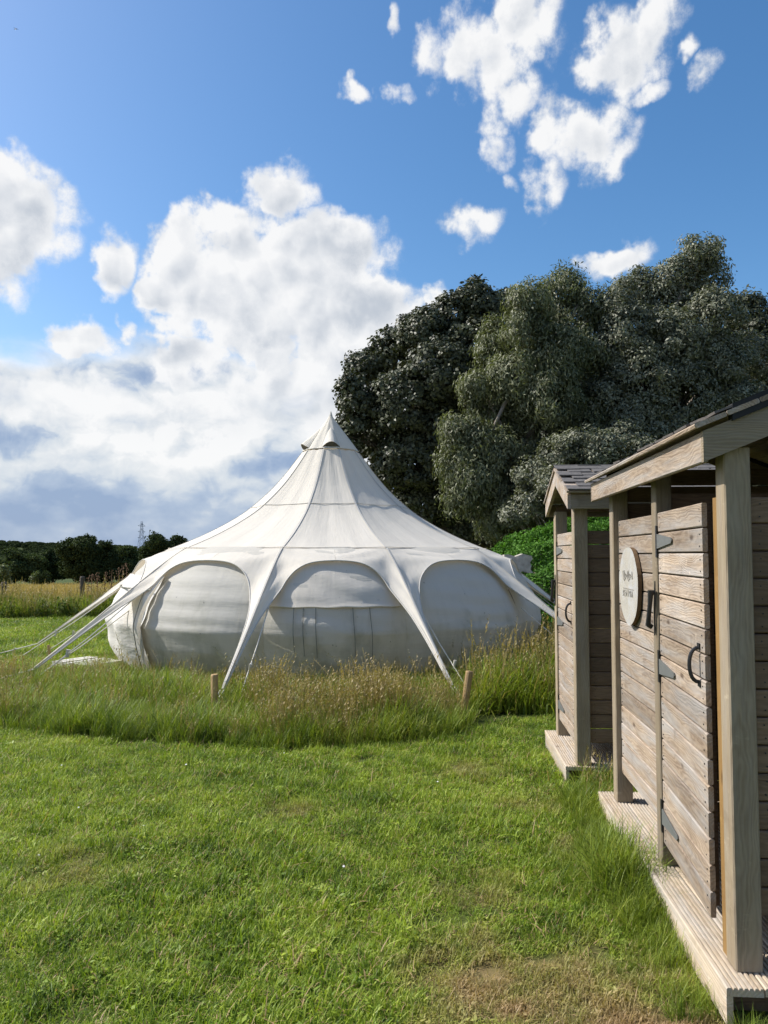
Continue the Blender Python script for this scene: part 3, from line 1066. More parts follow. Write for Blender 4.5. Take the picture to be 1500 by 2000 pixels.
def pol(az, r, z):
    a = math.radians(az)
    return np.array([r * math.sin(a), -r * math.cos(a), z])


wd = np.concatenate([catmull(WALL, 90), catmull(WALL_LOW, 40)[1:]])
wd = wd[np.argsort(wd[:, 1])]


def wall_r(z):
    return float(np.interp(z, wd[:, 1], wd[:, 0]))


def grid_mesh(name, G, mat, smooth=True, flip=False):
    n, m_ = G.shape[:2]
    F = []
    for i in range(n - 1):
        for j in range(m_ - 1):
            q = (i * m_ + j, i * m_ + j + 1, (i + 1) * m_ + j + 1, (i + 1) * m_ + j)
            F.append(q[::-1] if flip else q)
    return mesh(name, G.reshape(-1, 3), F, mat, smooth)


def build_tent():
    t = empty("bell_tent", TC)
    tag(t, "large cream canvas bell tent with pointed peak and bulging walls", "tent")
    prof = catmull(PROF, 46)
    prof = prof[prof[:, 1] <= 3.325]
    ARCH = [(0, 2.935, 1.52), (4.5, 2.94, 1.51), (8.2, 2.98, 1.475), (11.0, 3.04, 1.40), (13.0, 3.11, 1.29), (14.2, 3.20, 1.17),
            (15.65, 3.39, 1.02), (16.75, 3.65, 0.845), (17.45, 4.04, 0.575), (17.8, 4.58, 0.195)]
    arch = catmull(ARCH, 27)
    ridge = catmull([(2.62, 1.67), (2.82, 1.545), (3.08, 1.36), (3.42, 1.10), (3.85, 0.76), (4.6, 0.20)], 14)
    hood_bays = (0, -2, -4, 4)
    for k in range(NB):
        c0 = CORNERS[k]
        kk = k if k <= 5 else k - NB
        hw = (CORNERS[k + 1] - c0) / 2
        mid = c0 + hw
        # upper cloth
        ns = 19
        G = np.zeros((len(prof), ns, 3))
        for i, (r, z) in enumerate(prof):
            for j in range(ns):
                s = -1 + 2 * j / (ns - 1)
                f = math.cos(R(hw)) / math.cos(R(hw * s))
                sag = 0.018 * (1 - s * s) * math.sin(math.pi * min(1, (r / 2.62))) * r / 2.0
                wob = 0.006 * math.sin(7 * s + 3 * z + k * 2.1) * (1 - s * s) + 0.004 * math.sin(19 * s + k) * (1 - s * s) * (r / 2.6) ** 3
                G[i, j] = pol(mid + hw * s, r * f - sag * .4, z - sag + wob)
        V = list(G.reshape(-1, 3))
        F = []
        n0 = len(prof)
        for i in range(n0 - 1):
            for j in range(ns - 1):
                F.append((i * ns + j, (i + 1) * ns + j, (i + 1) * ns + j + 1, i * ns + j + 1))
        # skirt with the arch and half of each tail (Coons patch per half)
        hem = {}
        for side in (-1, 1):
            nu, nv = len(arch), 9
            zj = float(np.interp(12.6, arch[:, 0], arch[:, 2]))
            top, bott = [], []
            for (aa, ar, az_) in arch:
                if aa <= 12.6:
                    u = (aa / 12.6) ** 0.9
                    top.append(pol(mid + side * hw * u, 2.62 * math.cos(R(hw)) / math.cos(R(hw * u)), 1.67))
                else:
                    zr_ = float(np.interp(az_, [0.195, zj], [0.20, 1.67]))
                    rr_ = float(np.interp(zr_, ridge[::-1, 1], ridge[::-1, 0]))
                    top.append(pol(mid + side * hw, rr_, zr_))
                bott.append(pol(mid + side * aa * hw / 18, ar, az_))
            C = np.zeros((nv, nu, 3))
            for i in range(nv):
                v = i / (nv - 1)
                for j in range(nu):
                    u = j / (nu - 1)
                    p = top[j] * (1 - v) + bott[j] * v
                    # cloth bellies slightly, with fine pull creases fanning out of the corner
                    bel = 0.012 * math.sin(math.pi * v) * (1 - u) + 0.010 * math.sin(9 * v + 24 * u + 1.3 * math.sin(5 * u + k) + k) * math.sin(math.pi * v)
                    C[i, j] = p + bel * pol(mid + side * 10, 1, 0.4)
            b = len(V)
            V += list(C.reshape(-1, 3))
            for i in range(nv - 1):
                for j in range(nu - 1):
                    q = (b + i * nu + j, b + (i + 1) * nu + j, b + (i + 1) * nu + j + 1, b + i * nu + j + 1)
                    F.append(q if side > 0 else q[::-1])
            hem[side] = [C[-1, j] for j in range(nu)]
        pr = link("roof_panel", mesh("roof_panel", V, F, M['canvas_roof'], True), t)
        hb = MB()
        edge = hem[-1][::-1] + hem[1][1:]
        hb.tube([tuple(p) for p in edge], 0.0085, 5)
        hb.build("hem", M['tape'], pr, smooth=True)
        # wall of the bay
        na, nz = 22, 40
        zz = np.concatenate([np.linspace(1.70, 0.64, 28), np.linspace(0.61, -0.05, 13)])
        W = np.zeros((len(zz), na, 3))
        for i, z in enumerate(zz):
            for j in range(na):
                s = -1 + 2 * j / (na - 1)
                r = wall_r(z) * (1 - 0.022 * abs(s) ** 3)
                wr2 = 0.0105 * math.sin(z * 29 + 2.3 * s + k * 1.7 + 0.8 * math.sin(3 * s + k)) * (1 - s * s) * (1 if z > .62 else .5)
                wr2 += 0.010 * math.sin(3.1 * s * 2 + z * 4 + k)
                W[i, j] = pol(mid + hw * s, r + wr2, z)
        link("wall_panel", grid_mesh("wall_panel", W, M['canvas_wall'], True, True), t)
        # seam along the corner ridge
        sm = MB()
        line = [pol(c0, p[0], p[1]) * np.array([1.003, 1.003, 1]) + np.array([0, 0, 0.004]) for p in prof] + [pol(c0, p[0] + .005, p[1] + .006) for p in ridge[1:]]
        tv = np.array([math.cos(R(c0)), math.sin(R(c0)), 0])
        sv, sf = [], []
        for i, p in enumerate(line):
            wd_ = 0.013 if i < len(prof) else 0.010
            sv += [p - tv * wd_, p + tv * wd_]
            if i:
                sf.append((2 * i - 2, 2 * i, 2 * i + 1, 2 * i - 1))
        sm.add(sv, sf)
        sm.build("seam", M['tape'], t)
        # pull rope from the tail to its peg, and a lower storm rope
        tailp = pol(c0, 4.6, 0.20)
        peg = pol(c0, (5.05 if kk in (0, 1) else 5.45) + .12 * math.sin(k * 3), 0.0)
        rp = MB()
        for sgn in (-1, 1):
            q0 = tailp + tv * 0.02 * sgn
            rp.tube([tuple(q0 - np.array([0, 0, .012])), tuple((q0 + peg) / 2 + np.array([0, 0, -.006])), tuple(peg + tv * .006 * sgn)], 0.0075, 5)
        ro = rp.build("guy_rope", M['rope'], t)
        kb = MB()
        c1 = tailp * .55 + peg * .45
        kb.tube([tuple(c1 - tv * .03), tuple(c1 + tv * .03)], 0.014, 6)
        kb.build("slider", M['tape'], ro)
        pb = MB()
        pd = pol(c0, 1, 0)
        pb.tube([tuple(peg - pd * .03 + np.array([0, 0, .05])), tuple(peg + pd * .08 + np.array([0, 0, -.2]))], 0.009, 6)
        pb.build("peg", M['galv'], ro)
        r2 = MB()
        w0 = pol(c0 + 1.5, wall_r(1.15) + .03, 1.15)
        w1 = pol(c0 + 2.5, 4.75, 0.03)
        r2.tube([tuple(w0), tuple((w0 + w1) / 2 + np.array([0, 0, -.03])), tuple(w1)], 0.0075, 5)
        r2o = r2.build("storm_rope", M['rope'], t)
        kb = MB()
        c1 = w0 * .3 + w1 * .7
        kb.tube([tuple(c1 + np.array([0, 0, -.045])), tuple(c1 + np.array([0.02, 0, .05]))], [0.012, 0.018], 6)
        kb.build("slider", M['tape'], r2o)
        if kk not in (0, 1):
            r3 = MB()
            w0 = pol(c0 - 1.5, wall_r(.85) + .03, .85)
            w1 = pol(c0 - 3.0, 4.55, 0.03)
            r3.tube([tuple(w0), tuple((w0 + w1) / 2 + np.array([0, 0, -.025])), tuple(w1)], 0.0075, 5)
            r3o = r3.build("storm_rope", M['rope'], t)
            kb = MB()
            c1 = w0 * .35 + w1 * .65
            kb.tube([tuple(c1 + np.array([0, 0, -.045])), tuple(c1 + np.array([0.02, 0, .05]))], [0.012, 0.018], 6)
            kb.build("slider", M['tape'], r3o)
        # vent hood in every other bay
        if kk in hood_bays or (kk + 10) in hood_bays or (kk - 10) in hood_bays:
            hz = np.linspace(3.66, 3.33, 9)
            H = np.zeros((9, 11, 3))
            for i, z in enumerate(hz):
                r = float(np.interp(z, np.array(PROF)[::-1, 1], np.array(PROF)[::-1, 0])) * 0.97
                q = i / 8
                for j in range(11):
                    s = -1 + 2 * j / 10
                    H[i, j] = pol(mid, r + 0.010 + 0.085 * q ** 1.2 * math.cos(s * math.pi / 2) ** .8, z - 0.02 * q + .075 * q * math.cos(s * math.pi / 2)) + \
                        0.145 * q ** .7 * s * np.array([math.cos(R(mid)), math.sin(R(mid)), 0])
            ho = link("vent_hood", grid_mesh("vent_hood", H, M['canvas_cap'], True, True), t)
            vb = MB()
            vb.add([tuple(pol(mid, 0.425, 3.345) + (H[8, j] - pol(mid, 0.425, 3.345)) * 0.96 + np.array([0, 0, -.004])) for j in range(11)], [tuple(range(11))])
            vb.build("opening_shade", M['vent_inside'], ho)  # flat dark sheet stands in for the shade inside the hood
    # pointed cap
    capp = catmull(PROF, 60)
    capp = capp[capp[:, 1] >= 3.28]
    n = 60
    G = np.zeros((len(capp), n + 1, 3))
    for i, (r, z) in enumerate(capp):
        for j in range(n + 1):
            a = 360 * j / n
            s, hw = bay(a)
            f = math.cos(R(hw)) / math.cos(R(hw * s))
            pl = 0.006 * math.sin(R(a) * 14 + 3 * z) * min(1, r * 3) * (1 if i < len(capp) - 1 else 1)
            G[i, j] = pol(a, r * (f + .006) + pl + 0.006, z)
    G[:, n] = G[:, 0]
    link("peak_cap", grid_mesh("peak_cap", G, M['canvas_cap'], True, True), t)
    mb = MB()
    mb.tube([(0, 0, 3.88), (0, 0, 3.955)], [0.03, 0.006], 8)
    mb.build("pole_tip", M['tape'], t)
    # stitched rings round the roof
    for (r, z, w) in ((1.30, 2.352, .005), (0.462, 3.285, .004), (2.60, 1.690, 0.006)):
        mb = MB()
        pts = []
        for j in range(0, 201):
            a = 360 * j / 200
            s, hw = bay(a)
            f = math.cos(R(hw)) / math.cos(R(hw * s))
            pts.append(tuple(pol(a, r * f - .006 * (1 - s * s) + 0.004, z - (0.010 * (1 - s * s) if r > 1 else 0) + .002)))
        mb.tube(pts, w, 4, cap=False)
        mb.build("ring_seam", M['tape'] if r < 2 else M['canvas_roof'], t)
    # window blind in the bay that faces the viewer
    mid = 5.25
    na = 26
    zz = np.linspace(1.53, 0.965, 16)
    W = np.zeros((len(zz), na, 3))
    for i, z in enumerate(zz):
        for j in range(na):
            s = -1 + 2 * j / (na - 1)
            W[i, j] = pol(mid + 14.3 * s, wall_r(z) * (1 - .02 * abs(s) ** 3) + .020 + .011 * math.sin(z * 21 + 4 * s + math.sin(5 * s)) * (1 - s * s) + (.016 if i == len(zz) - 1 else 0), z)
    wf = link("window_blind", grid_mesh("window_blind", W, M['canvas_flap'], True, True), t)
    mb = MB()
    mb.tube([tuple(W[-1, j] + np.array([0, 0, -.004 + .004 * math.sin(j)])) for j in range(na)], 0.011, 5)
    mb.build("blind_hem", M['canvas_roof'], wf)
    for a in (-3.4, -1.4, 1.2, 9.0, 12.6):
        mb = MB()
        pts = [tuple(pol(a + .2 * math.sin(z * 5), wall_r(z) + .012, z)) for z in np.linspace(0.96, 0.30 + .05 * (a % 3), 16)]
        mb.tube(pts, 0.006, 4)
        mb.build("wall_seam", M['grime_seam'], t)
    # door cloth in the bay at the side, with its zipped edge folded out
    na = 30
    zz = np.linspace(1.30, 0.02, 34)
    W = np.zeros((len(zz), na, 3))
    for i, z in enumerate(zz):
        for j in range(na):
            a = -82 + 40.0 * j / (na - 1)
            q = j / (na - 1)
            W[i, j] = pol(a, wall_r(z) + .035 + .030 * math.sin(17 * q + 2 * math.sin(3 * z)) + .016 * math.sin(z * 15 + 9 * q) * math.sin(3 * q + 2 * z), z)
    do = link("door_cloth", grid_mesh("door_cloth", W, M['canvas_door'], True, True), t)
    E = np.zeros((len(zz), 5, 3))
    for i, z in enumerate(zz):
        for j in range(5):
            q = j / 4
            E[i, j] = pol(-42 + 1.6 * q, wall_r(z) + .036 + q * (.05 + .07 * math.sin(math.pi * (1.3 - z) / 1.3) ** .5) + .01 * math.sin(9 * z), z + .01 * q)
    link("door_edge", grid_mesh("door_edge", E, M['canvas_door'], True, False), do)
    mb = MB()
    mb.tube([tuple(pol(a, wall_r(1.12) + .07, 1.12 + .004 * math.sin(a))) for a in np.linspace(-80, -43, 14)], 0.011, 5)
    mb.build("door_bar", M['grime_seam'], do)
    mb = MB()
    mb.tube([tuple(pol(-45.5 + 1.2 * math.sin(z * 3), wall_r(z) + .062, z)) for z in np.linspace(1.1, .05, 18)], 0.007, 5)
    mb.build("zip", M['grime_seam'], do)
    return t


build_tent()


def build_stakes():
    for (u, v, Y, h, lean, lab) in ((418, 1395, 7.75, 0.40, (0.00, 0), "short round wooden stake in the tall grass below the tent's window"),
                                    (903, 1400, 7.55, 0.46, (0.075, 0.02), "leaning pale wooden stake in tall grass next to the sheds"),
                                    (98, 1285, 11.6, 0.24, (-0.03, 0), "small brown stake in the grass under the tent's guy ropes")):
        p = at(u, v, Y)
        o = empty("wooden_stake", (p.x, p.y, 0))
        tag(o, lab, "stake", "stakes around the tent")
        r = 0.036 if h > .3 else 0.022
        mb = MB()
        tip = Vector((lean[0], lean[1], h))
        mb.tube([tip * -0.25, tip * 0.5 + Vector((.003, 0, 0)), tip * .965, tip], [r * .9, r, r, r * .86], 12)
        # long axis of the wood material is X: build along X and turn upright
        v2 = [(c[2], c[0], c[1]) for c in mb.v]
        me = mesh("shaft", v2, mb.f, M['stake'], False)
        link("shaft", me, o, mat4=axes((0, 0, 0), (0, 0, 1), (1, 0, 0)))


build_stakes()


def build_small_things():
    # pale doormat in front of the tent door
    p = TC + Vector(pol(-64, 3.62, 0.0))
    o = empty("door_mat", (p.x - .05, p.y, 0.0), R(-30))
    tag(o, "pale ribbed mat on the grass at the tent door", "mat")
    mb = MB()
    for i in range(14):
        x = -0.42 + i * 0.06
        mb.box(x, x + .05, -0.30, 0.30, 0.03, 0.075 + random.uniform(0, .02))
    mb.build("rib", M['mat'], o)
    mb = MB()
    mb.box(-0.45, 0.45, -0.32, 0.32, 0.0, 0.04)
    mb.build("backing", M['mat'], o)
    # weathered block on a post by the hedge
    p = at(1010, 1100, 13.35)
    o = empty("stone_post", (p.x, p.y, 0))
    tag(o, "pale weathered block on a post in front of the bright green hedge", "post")
    mb = MB()
    n1, n2 = 9, 6
    def lump(x, y, z):
        return (x + .018 * math.sin(17 * z + 5 * y), y + .02 * math.sin(13 * x + 4), z + .016 * math.sin(19 * x + 2 * y) + .01 * math.sin(31 * x))
    vs, fs = [], []
    for yy in (-.10, .10):
        for i in range(n2):
            for j in range(n1):
                vs.append(lump(-.25 + .5 * j / (n1 - 1) - (0.0 if j < n1 - 1 else .03 * (i % 2)), yy, p.z - .16 + .30 * i / (n2 - 1)))
    nn = n1 * n2
    for i in range(n2 - 1):
        for j in range(n1 - 1):
            a = i * n1 + j
            fs.append((a, a + 1, a + n1 + 1, a + n1))
            fs.append((nn + a, nn + a + n1, nn + a + n1 + 1, nn + a + 1))
    for j in range(n1 - 1):
        fs.append((j, nn + j, nn + j + 1, j + 1))
        b = (n2 - 1) * n1 + j
        fs.append((b, b + 1, nn + b + 1, nn + b))
    for i in range(n2 - 1):
        a, b = i * n1, i * n1 + n1 - 1
        fs.append((a, a + n1, nn + a + n1, nn + a))
        fs.append((b, nn + b, nn + b + n1, b + n1))
    mb.add(vs, fs)
    mb.build("block", M['stone'], o)
    mb = MB()
    mb.tube([(-.1, 0, 0), (-.1, 0, p.z - .15)], 0.06, 8)
    mb.build("shaft", M['old_post'], o)


build_small_things()


# ------------------------------------------------------------------ foliage
def leaves(centers, normals, length, width, droop=0.0, jitter=0.6, seed=0):
    """rhombic leaves; returns quad vertices"""
    r = np.random.default_rng(seed)
    n = len(centers)
    N = normals + r.normal(0, jitter, (n, 3))
    N /= np.linalg.norm(N, axis=1, keepdims=True) + 1e-9
    A = r.normal(0, 1, (n, 3))
    A[:, 2] -= droop * 2.0
    A -= N * (A * N).sum(1, keepdims=True)
    A /= np.linalg.norm(A, axis=1, keepdims=True) + 1e-9
    B = np.cross(N, A)
    L = length * r.uniform(.65, 1.3, (n, 1))
    Wd = width * r.uniform(.65, 1.3, (n, 1))
    V = np.zeros((n, 4, 3))
    bend = N * L * 0.12
    V[:, 0] = centers - A * L * .5 - bend
    V[:, 1] = centers + B * Wd * .5
    V[:, 2] = centers + A * L * .5 - bend
    V[:, 3] = centers - B * Wd * .5
    return V.reshape(-1, 3), n


def crown_points(clumps, sub_r, per_sub, dens, seed, squash=0.8, droop=0.0):
    """clumps: list of (center, radius vec). returns leaf centres, normals, tint"""
    r = np.random.default_rng(seed)
    P, N, Tn = [], [], []
    for (c, rad) in clumps:
        c, rad = np.array(c), np.array(rad)
        area = 4 * math.pi * (np.prod(rad) ** (2 / 3))
        ns = max(5, int(area / (sub_r * sub_r) * dens))
        d = r.normal(0, 1, (ns, 3))
        d[:, 2] = d[:, 2] * 0.95 + 0.15
        d /= np.linalg.norm(d, axis=1, keepdims=True)
        sc = c + d * rad * r.uniform(.72, 1.08, (ns, 1))
        tone = r.uniform(0, 1, ns)
        for i in range(ns):
            k = int(per_sub * r.uniform(.6, 1.3))
            e = r.normal(0, 1, (k, 3))
            e /= np.linalg.norm(e, axis=1, keepdims=True)
            rr = sub_r * r.uniform(.75, 1.3)
            off = e * rr * r.uniform(.25, 1, (k, 1)) ** .6 * np.array([1, 1, squash])
            if droop:
                off[:, 2] -= droop * rr * r.uniform(0, 1.5, k) ** 1.5
            P.append(sc[i] + off)
            N.append(e * .7 + d[i] * .7 + np.array([0, 0, .3]))
            Tn.append(np.clip(tone[i] * .45 + r.uniform(0, .6, k), 0, 1))
    P, N, Tn = np.concatenate(P), np.concatenate(N), np.concatenate(Tn)
    N /= np.linalg.norm(N, axis=1, keepdims=True) + 1e-9
    return P, N, Tn


def limb(mb, a, b, r0, r1, sag=0.1, n=6):
    a, b = Vector(a), Vector(b)
    pts, rad = [], []
    k = (b - a).length
    w = Vector((random.uniform(-1, 1), random.uniform(-1, 1), random.uniform(-.3, .6))) * k * sag
    for i in range(6):
        t = i / 5
        pts.append(a.lerp(b, t) + w * math.sin(math.pi * t) + Vector((0, 0, k * .06 * math.sin(math.pi * t))))
        rad.append(r0 + (r1 - r0) * t)
    mb.tube(pts, rad, n)


def tree(name, label, base, clumps, mat, leaf, sub_r, per_sub, dens, trunk_r, seed, group=None, bark='bark', droop=0.0, cat="tree", fork=0.35, jitter=.42):
    random.seed(seed)
    base = Vector(base)
    o = empty(name, base)
    tag(o, label, cat, group)
    b = np.array(base)
    P, N, Tn = crown_points([(np.array(c) - b, rd) for c, rd in clumps], sub_r, per_sub, dens, seed, droop=droop * .6)
    V, n = leaves(P, N, leaf[0], leaf[1], droop, jitter, seed + 1)
    link("crown", quads_mesh("crown", V, n, mat, Tn), o)
    cs = [Vector(c) - base for c, rd in clumps]
    cen = sum(cs, Vector()) / len(cs)
    top = max(c.z for c in cs)
    mb = MB()
    fk = Vector((cen.x * .35, cen.y * .35, max(.25, top * fork)))
    mid = Vector((cen.x * .8, cen.y * .8, max(fk.z + .2, top * .7)))
    mb.tube([(0, 0, -.3), (0, 0, .05), fk * .5 + Vector((random.uniform(-.1, .1), 0, 0)), fk], [trunk_r * 1.5, trunk_r * 1.2, trunk_r, trunk_r * .85], 9)
    limb(mb, fk, mid, trunk_r * .85, trunk_r * .4, .04, 8)
    for c in cs:
        src = fk if (c.z < mid.z and random.random() < .8) else fk.lerp(mid, random.uniform(.4, 1))
        limb(mb, src, c, trunk_r * random.uniform(.28, .45), trunk_r * .06, .10)
        for _ in range(3):
            e = c + Vector((random.gauss(0, 1), random.gauss(0, 1), random.gauss(.2, .7))) * sub_r * 1.6
            e = c + (e - c) * min(1.0, 1.2 * sub_r / max((e - c).length, .01))
            limb(mb, src.lerp(c, random.uniform(.5, .85)), e, trunk_r * .14, trunk_r * .03, .08, 5)
    mb.build("trunk", M[bark], o, smooth=True)
    return o


def px_clumps(lst, Y, depth=0.9, seed=0, sy=1.0):
    """(u, v, radius px[, dY]) -> world clumps at about distance Y"""
    r = random.Random(seed)
    out = []
    for q in lst:
        dY = q[3] if len(q) > 3 else r.uniform(-depth, depth)
        p = at(q[0], q[1], Y + dY)
        rad = q[2] * 0.86 / FPX * (Y + dY)
        out.append((tuple(p), (rad, rad * 1.05, rad * sy)))
    return out


def build_trees():
    # dark broadleaf beside the tent peak
    c = px_clumps([(700, 800, 42), (715, 720, 40), (770, 690, 52), (830, 655, 52), (890, 625, 52), (945, 605, 48), (990, 600, 40), (740, 870, 50),
                   (790, 790, 75, -1), (860, 730, 75, -1.2), (920, 690, 70, -.5), (690, 845, 34), (800, 900, 70, -.8), (860, 850, 80, -.5), (910, 790, 80, 0),
                   (760, 950, 50, .6), (830, 980, 60, 0), (890, 950, 60, .4), (900, 1020, 60, .6), (960, 900, 60, 1.0), (980, 1000, 60, 1.2), (690, 760, 30), (800, 655, 36), (920, 580, 34)], 22.0, 1.0, 1)
    tree("broadleaf_tree", "dark leafy broadleaf tree directly behind the tent's pointed peak", (at(880, 1000, 22.3).x, 22.3, 0), c, M['leaf_dark'], (0.115, 0.082), 0.27, 78, .86, 0.24, 11, "trees behind the sheds")
    # olive eucalypt with hanging sprays
    c = px_clumps([(1098, 560, 46), (1110, 620, 55), (1035, 585, 45), (1020, 640, 52), (965, 650, 36), (960, 690, 34), (1160, 590, 36), (1085, 690, 66, -.6), (1010, 730, 60, -.5),
                   (935, 745, 32), (925, 780, 26), (1075, 770, 66, -.8), (1000, 800, 54), (1150, 680, 60, .3), (900, 840, 40, -.6), (935, 850, 36, -.8), (890, 900, 42, -.7), (935, 930, 48, -.9),
                   (985, 880, 50, -.7), (1000, 960, 56, -.6), (1060, 900, 60, -.3), (1060, 990, 60, -.2), (905, 965, 38, -.8), (960, 1010, 40, -.4), (1130, 820, 60, 0)], 19.2, .7, 2)
    tree("eucalyptus_tree", "olive green tree with drooping sprays, middle of the clump behind the sheds", (at(1060, 1000, 19.4).x, 19.4, 0), c, M['leaf_olive'], (0.125, 0.034), 0.27, 96, 1.0, 0.2, 12,
         "trees behind the sheds", 'pale_bark', droop=1.0)
    # tall grey leaved tree
    c = px_clumps([(1365, 495, 40), (1375, 545, 52), (1320, 545, 45), (1300, 600, 62), (1245, 570, 46), (1205, 590, 40), (1390, 620, 62), (1225, 650, 66, -.6), (1310, 670, 76, -.8),
                   (1190, 700, 60, -.5), (1390, 710, 72, -.5), (1250, 740, 76, -1.0), (1330, 770, 76, -.9), (1180, 790, 60, -.8), (1420, 790, 70, -.3), (1240, 830, 70, -1.0), (1310, 850, 70, -.6),
                   (1160, 860, 56, -.7), (1400, 870, 70), (1460, 700, 50, .6), (1215, 910, 60, -.6), (1120, 930, 56, -.4), (1350, 950, 70, 0)], 20.0, .8, 3)
    tree("tall_grey_tree", "tallest tree, with silvery grey foliage, rising above the shed roofs", (at(1310, 1000, 20.3).x, 20.3, 0), c, M['leaf_grey'], (0.105, 0.044), 0.27, 84, .95, 0.26, 13,
         "trees behind the sheds", 'pale_bark', droop=.35)
    # dark tree running out of the picture
    c = px_clumps([(1450, 620, 50), (1490, 660, 60), (1450, 720, 70), (1540, 700, 80), (1500, 780, 80), (1590, 780, 90), (1450, 850, 70), (1550, 880, 90), (1640, 850, 90), (1480, 940, 80), (1600, 960, 90)], 24.5, 1.0, 4)
    tree("dark_tree", "dark green tree beyond the tallest one, cut off by the frame", (at(1540, 1000, 24.8).x, 24.8, 0), c, M['leaf_dark'], (0.13, 0.08), 0.33, 72, .8, 0.24, 14, "trees behind the sheds")
    # dark filling tree further back
    c = px_clumps([(980, 760, 90), (1060, 700, 90), (1130, 760, 100), (1220, 760, 100), (1300, 740, 100), (1000, 880, 100), (1100, 880, 100), (1210, 880, 100), (1320, 880, 100), (1400, 830, 90),
                   (940, 990, 70), (880, 1050, 60), (950, 1065, 70), (1010, 1070, 70), (1080, 1080, 80), (1040, 1000, 90), (1150, 1000, 90), (1260, 1000, 90), (1370, 980, 90)], 27.0, 1.0, 5)
    tree("evergreen_tree", "very dark dense evergreen half hidden behind the olive and silvery trees", (at(1150, 1000, 27.3).x, 27.3, 0), c, M['leaf_dark'], (0.24, 0.13), 0.5, 62, .75, 0.3, 15, "trees behind the sheds")
    # grey shrub low in front
    c = px_clumps([(1085, 890, 42), (1040, 930, 40), (1130, 870, 42), (1180, 880, 40), (1090, 950, 44), (1030, 985, 34), (1150, 950, 44), (1220, 860, 40), (1260, 900, 44), (1000, 1010, 26), (1200, 950, 46)], 17.2, .5, 6)
    tree("grey_shrub", "low silvery grey shrub just above the small cubicle's roof", (at(1120, 1000, 17.3).x, 17.3, 0), c, M['leaf_grey'], (0.085, 0.04), 0.22, 80, .85, 0.1, 16, "trees behind the sheds",
         'pale_bark', droop=.2, cat="shrub", fork=.2)
    # clipped bright green hedge
    r = np.random.default_rng(21)
    o = empty("hedge", (4.35, 15.2, 0))
    tag(o, "bright green rounded hedge between the tent and the small cubicle", "hedge")
    n = 70000
    d = r.normal(0, 1, (n, 3))
    d[:, 2] = np.abs(d[:, 2])
    d /= np.linalg.norm(d, axis=1, keepdims=True)
    lobes = 1 + .045 * np.sin(d[:, 0] * 9 + 2) * np.cos(d[:, 2] * 8) + .035 * np.sin(d[:, 1] * 14 + d[:, 2] * 11)
    P = d * np.array([2.75, 1.6, 2.42]) * lobes[:, None] * r.uniform(.93, 1.01, (n, 1))
    N = d / np.array([2.75, 1.6, 2.42])
    N /= np.linalg.norm(N, axis=1, keepdims=True)
    V, nn = leaves(P, N + np.array([0, 0, .3]), 0.085, 0.030, 0.0, .8, 22)
    link("foliage", quads_mesh("foliage", V, nn, M['leaf_hedge'], r.uniform(0, 1, nn) * .6 + .4 * (np.sin(P[:, 0] * 5) * np.sin(P[:, 2] * 6) * .5 + .5)), o)
    mb = MB()
    for i in range(6):
        limb(mb, (random.uniform(-1.6, 1.6), random.uniform(-.6, .6), -.1), (random.uniform(-1.6, 1.6), random.uniform(-.7, .7), random.uniform(1.0, 1.6)), .06, .015)
    mb.build("stem", M['bark'], o)


build_trees()


def build_far_trees():
    # u, top v, half width px, distance, material, label
    lst = [
        (-130, 1062, 60, 118, 'leaf_far', "dark round tree at the end of the field hedge, beyond the frame"),
        (-50, 1075, 46, 112, 'leaf_far', "low tree by the field, cut off by the frame"),
        (22, 1072, 36, 116, 'leaf_far_light', "mid green tree behind the nearer fence post"),
        (66, 1082, 30, 118, 'leaf_far_light', "lower mid green tree left of the tall dark one across the field"),
        (105, 1072, 28, 122, 'leaf_far', "rounded dark tree against the distant hill"),
        (160, 1047, 50, 115, 'leaf_far', "tallest broad dark tree across the golden field, behind the second fence post"),
        (205, 1054, 34, 117, 'leaf_far', "dark tree touching the tallest one on its pylon side"),
        (246, 1066, 30, 119, 'leaf_far_light', "dark tree directly below the pylon"),
        (303, 1042, 34, 112, 'leaf_far', "round topped tree between the pylon and the tent roof"),
        (345, 1046, 26, 116, 'leaf_far', "small crowned tree just above the tent's sloping eave"),
        (395, 1062, 40, 118, 'leaf_far', "dark tree mostly hidden by the tent roof"),
        (8, 1104, 15, 74, 'leaf_pale', "small pale green tree standing alone at the field edge"),
        (72, 1118, 12, 84, 'leaf_pale', "small grey green bush in front of the far trees"),
        (88, 1116, 10, 84, 'leaf_far', "small dark bush in front of the far trees"),
    ]
    for i, (u, v, hw, Y, mt, lab) in enumerate(lst):
        p = at(u, v, Y)
        zb = float(terrain(p.x, Y))
        h = p.z - zb
        w = hw / FPX * Y
        r = random.Random(100 + i)
        cl = []
        for k in range(11):
            a = r.uniform(0, 2 * math.pi)
            q = r.uniform(.2, 1) ** .6
            zz = zb + h * r.uniform(.22, .82)
            lim = 1 - .45 * ((zz - zb) / h) ** 2
            cl.append(((p.x + math.cos(a) * q * w * .72 * lim, Y + math.sin(a) * q * w * .6, zz), (w * .36, w * .36, h * .17)))
        cl.append(((p.x + r.uniform(-.15, .15) * w, Y, zb + h * .86), (w * .34, w * .34, h * .13)))
        cl.append(((p.x, Y, zb + h * .4), (w * .75, w * .6, h * .3)))
        big = h > 4
        tree("field_tree" if big else "field_bush", lab, (p.x, Y, zb), cl, M[mt], (.34, .24) if big else (.2, .13), .55 if big else .28, 34, .85, .2 if big else .06, 200 + i,
             "trees across the field", jitter=.7, cat="tree" if big else "bush")


build_far_trees()


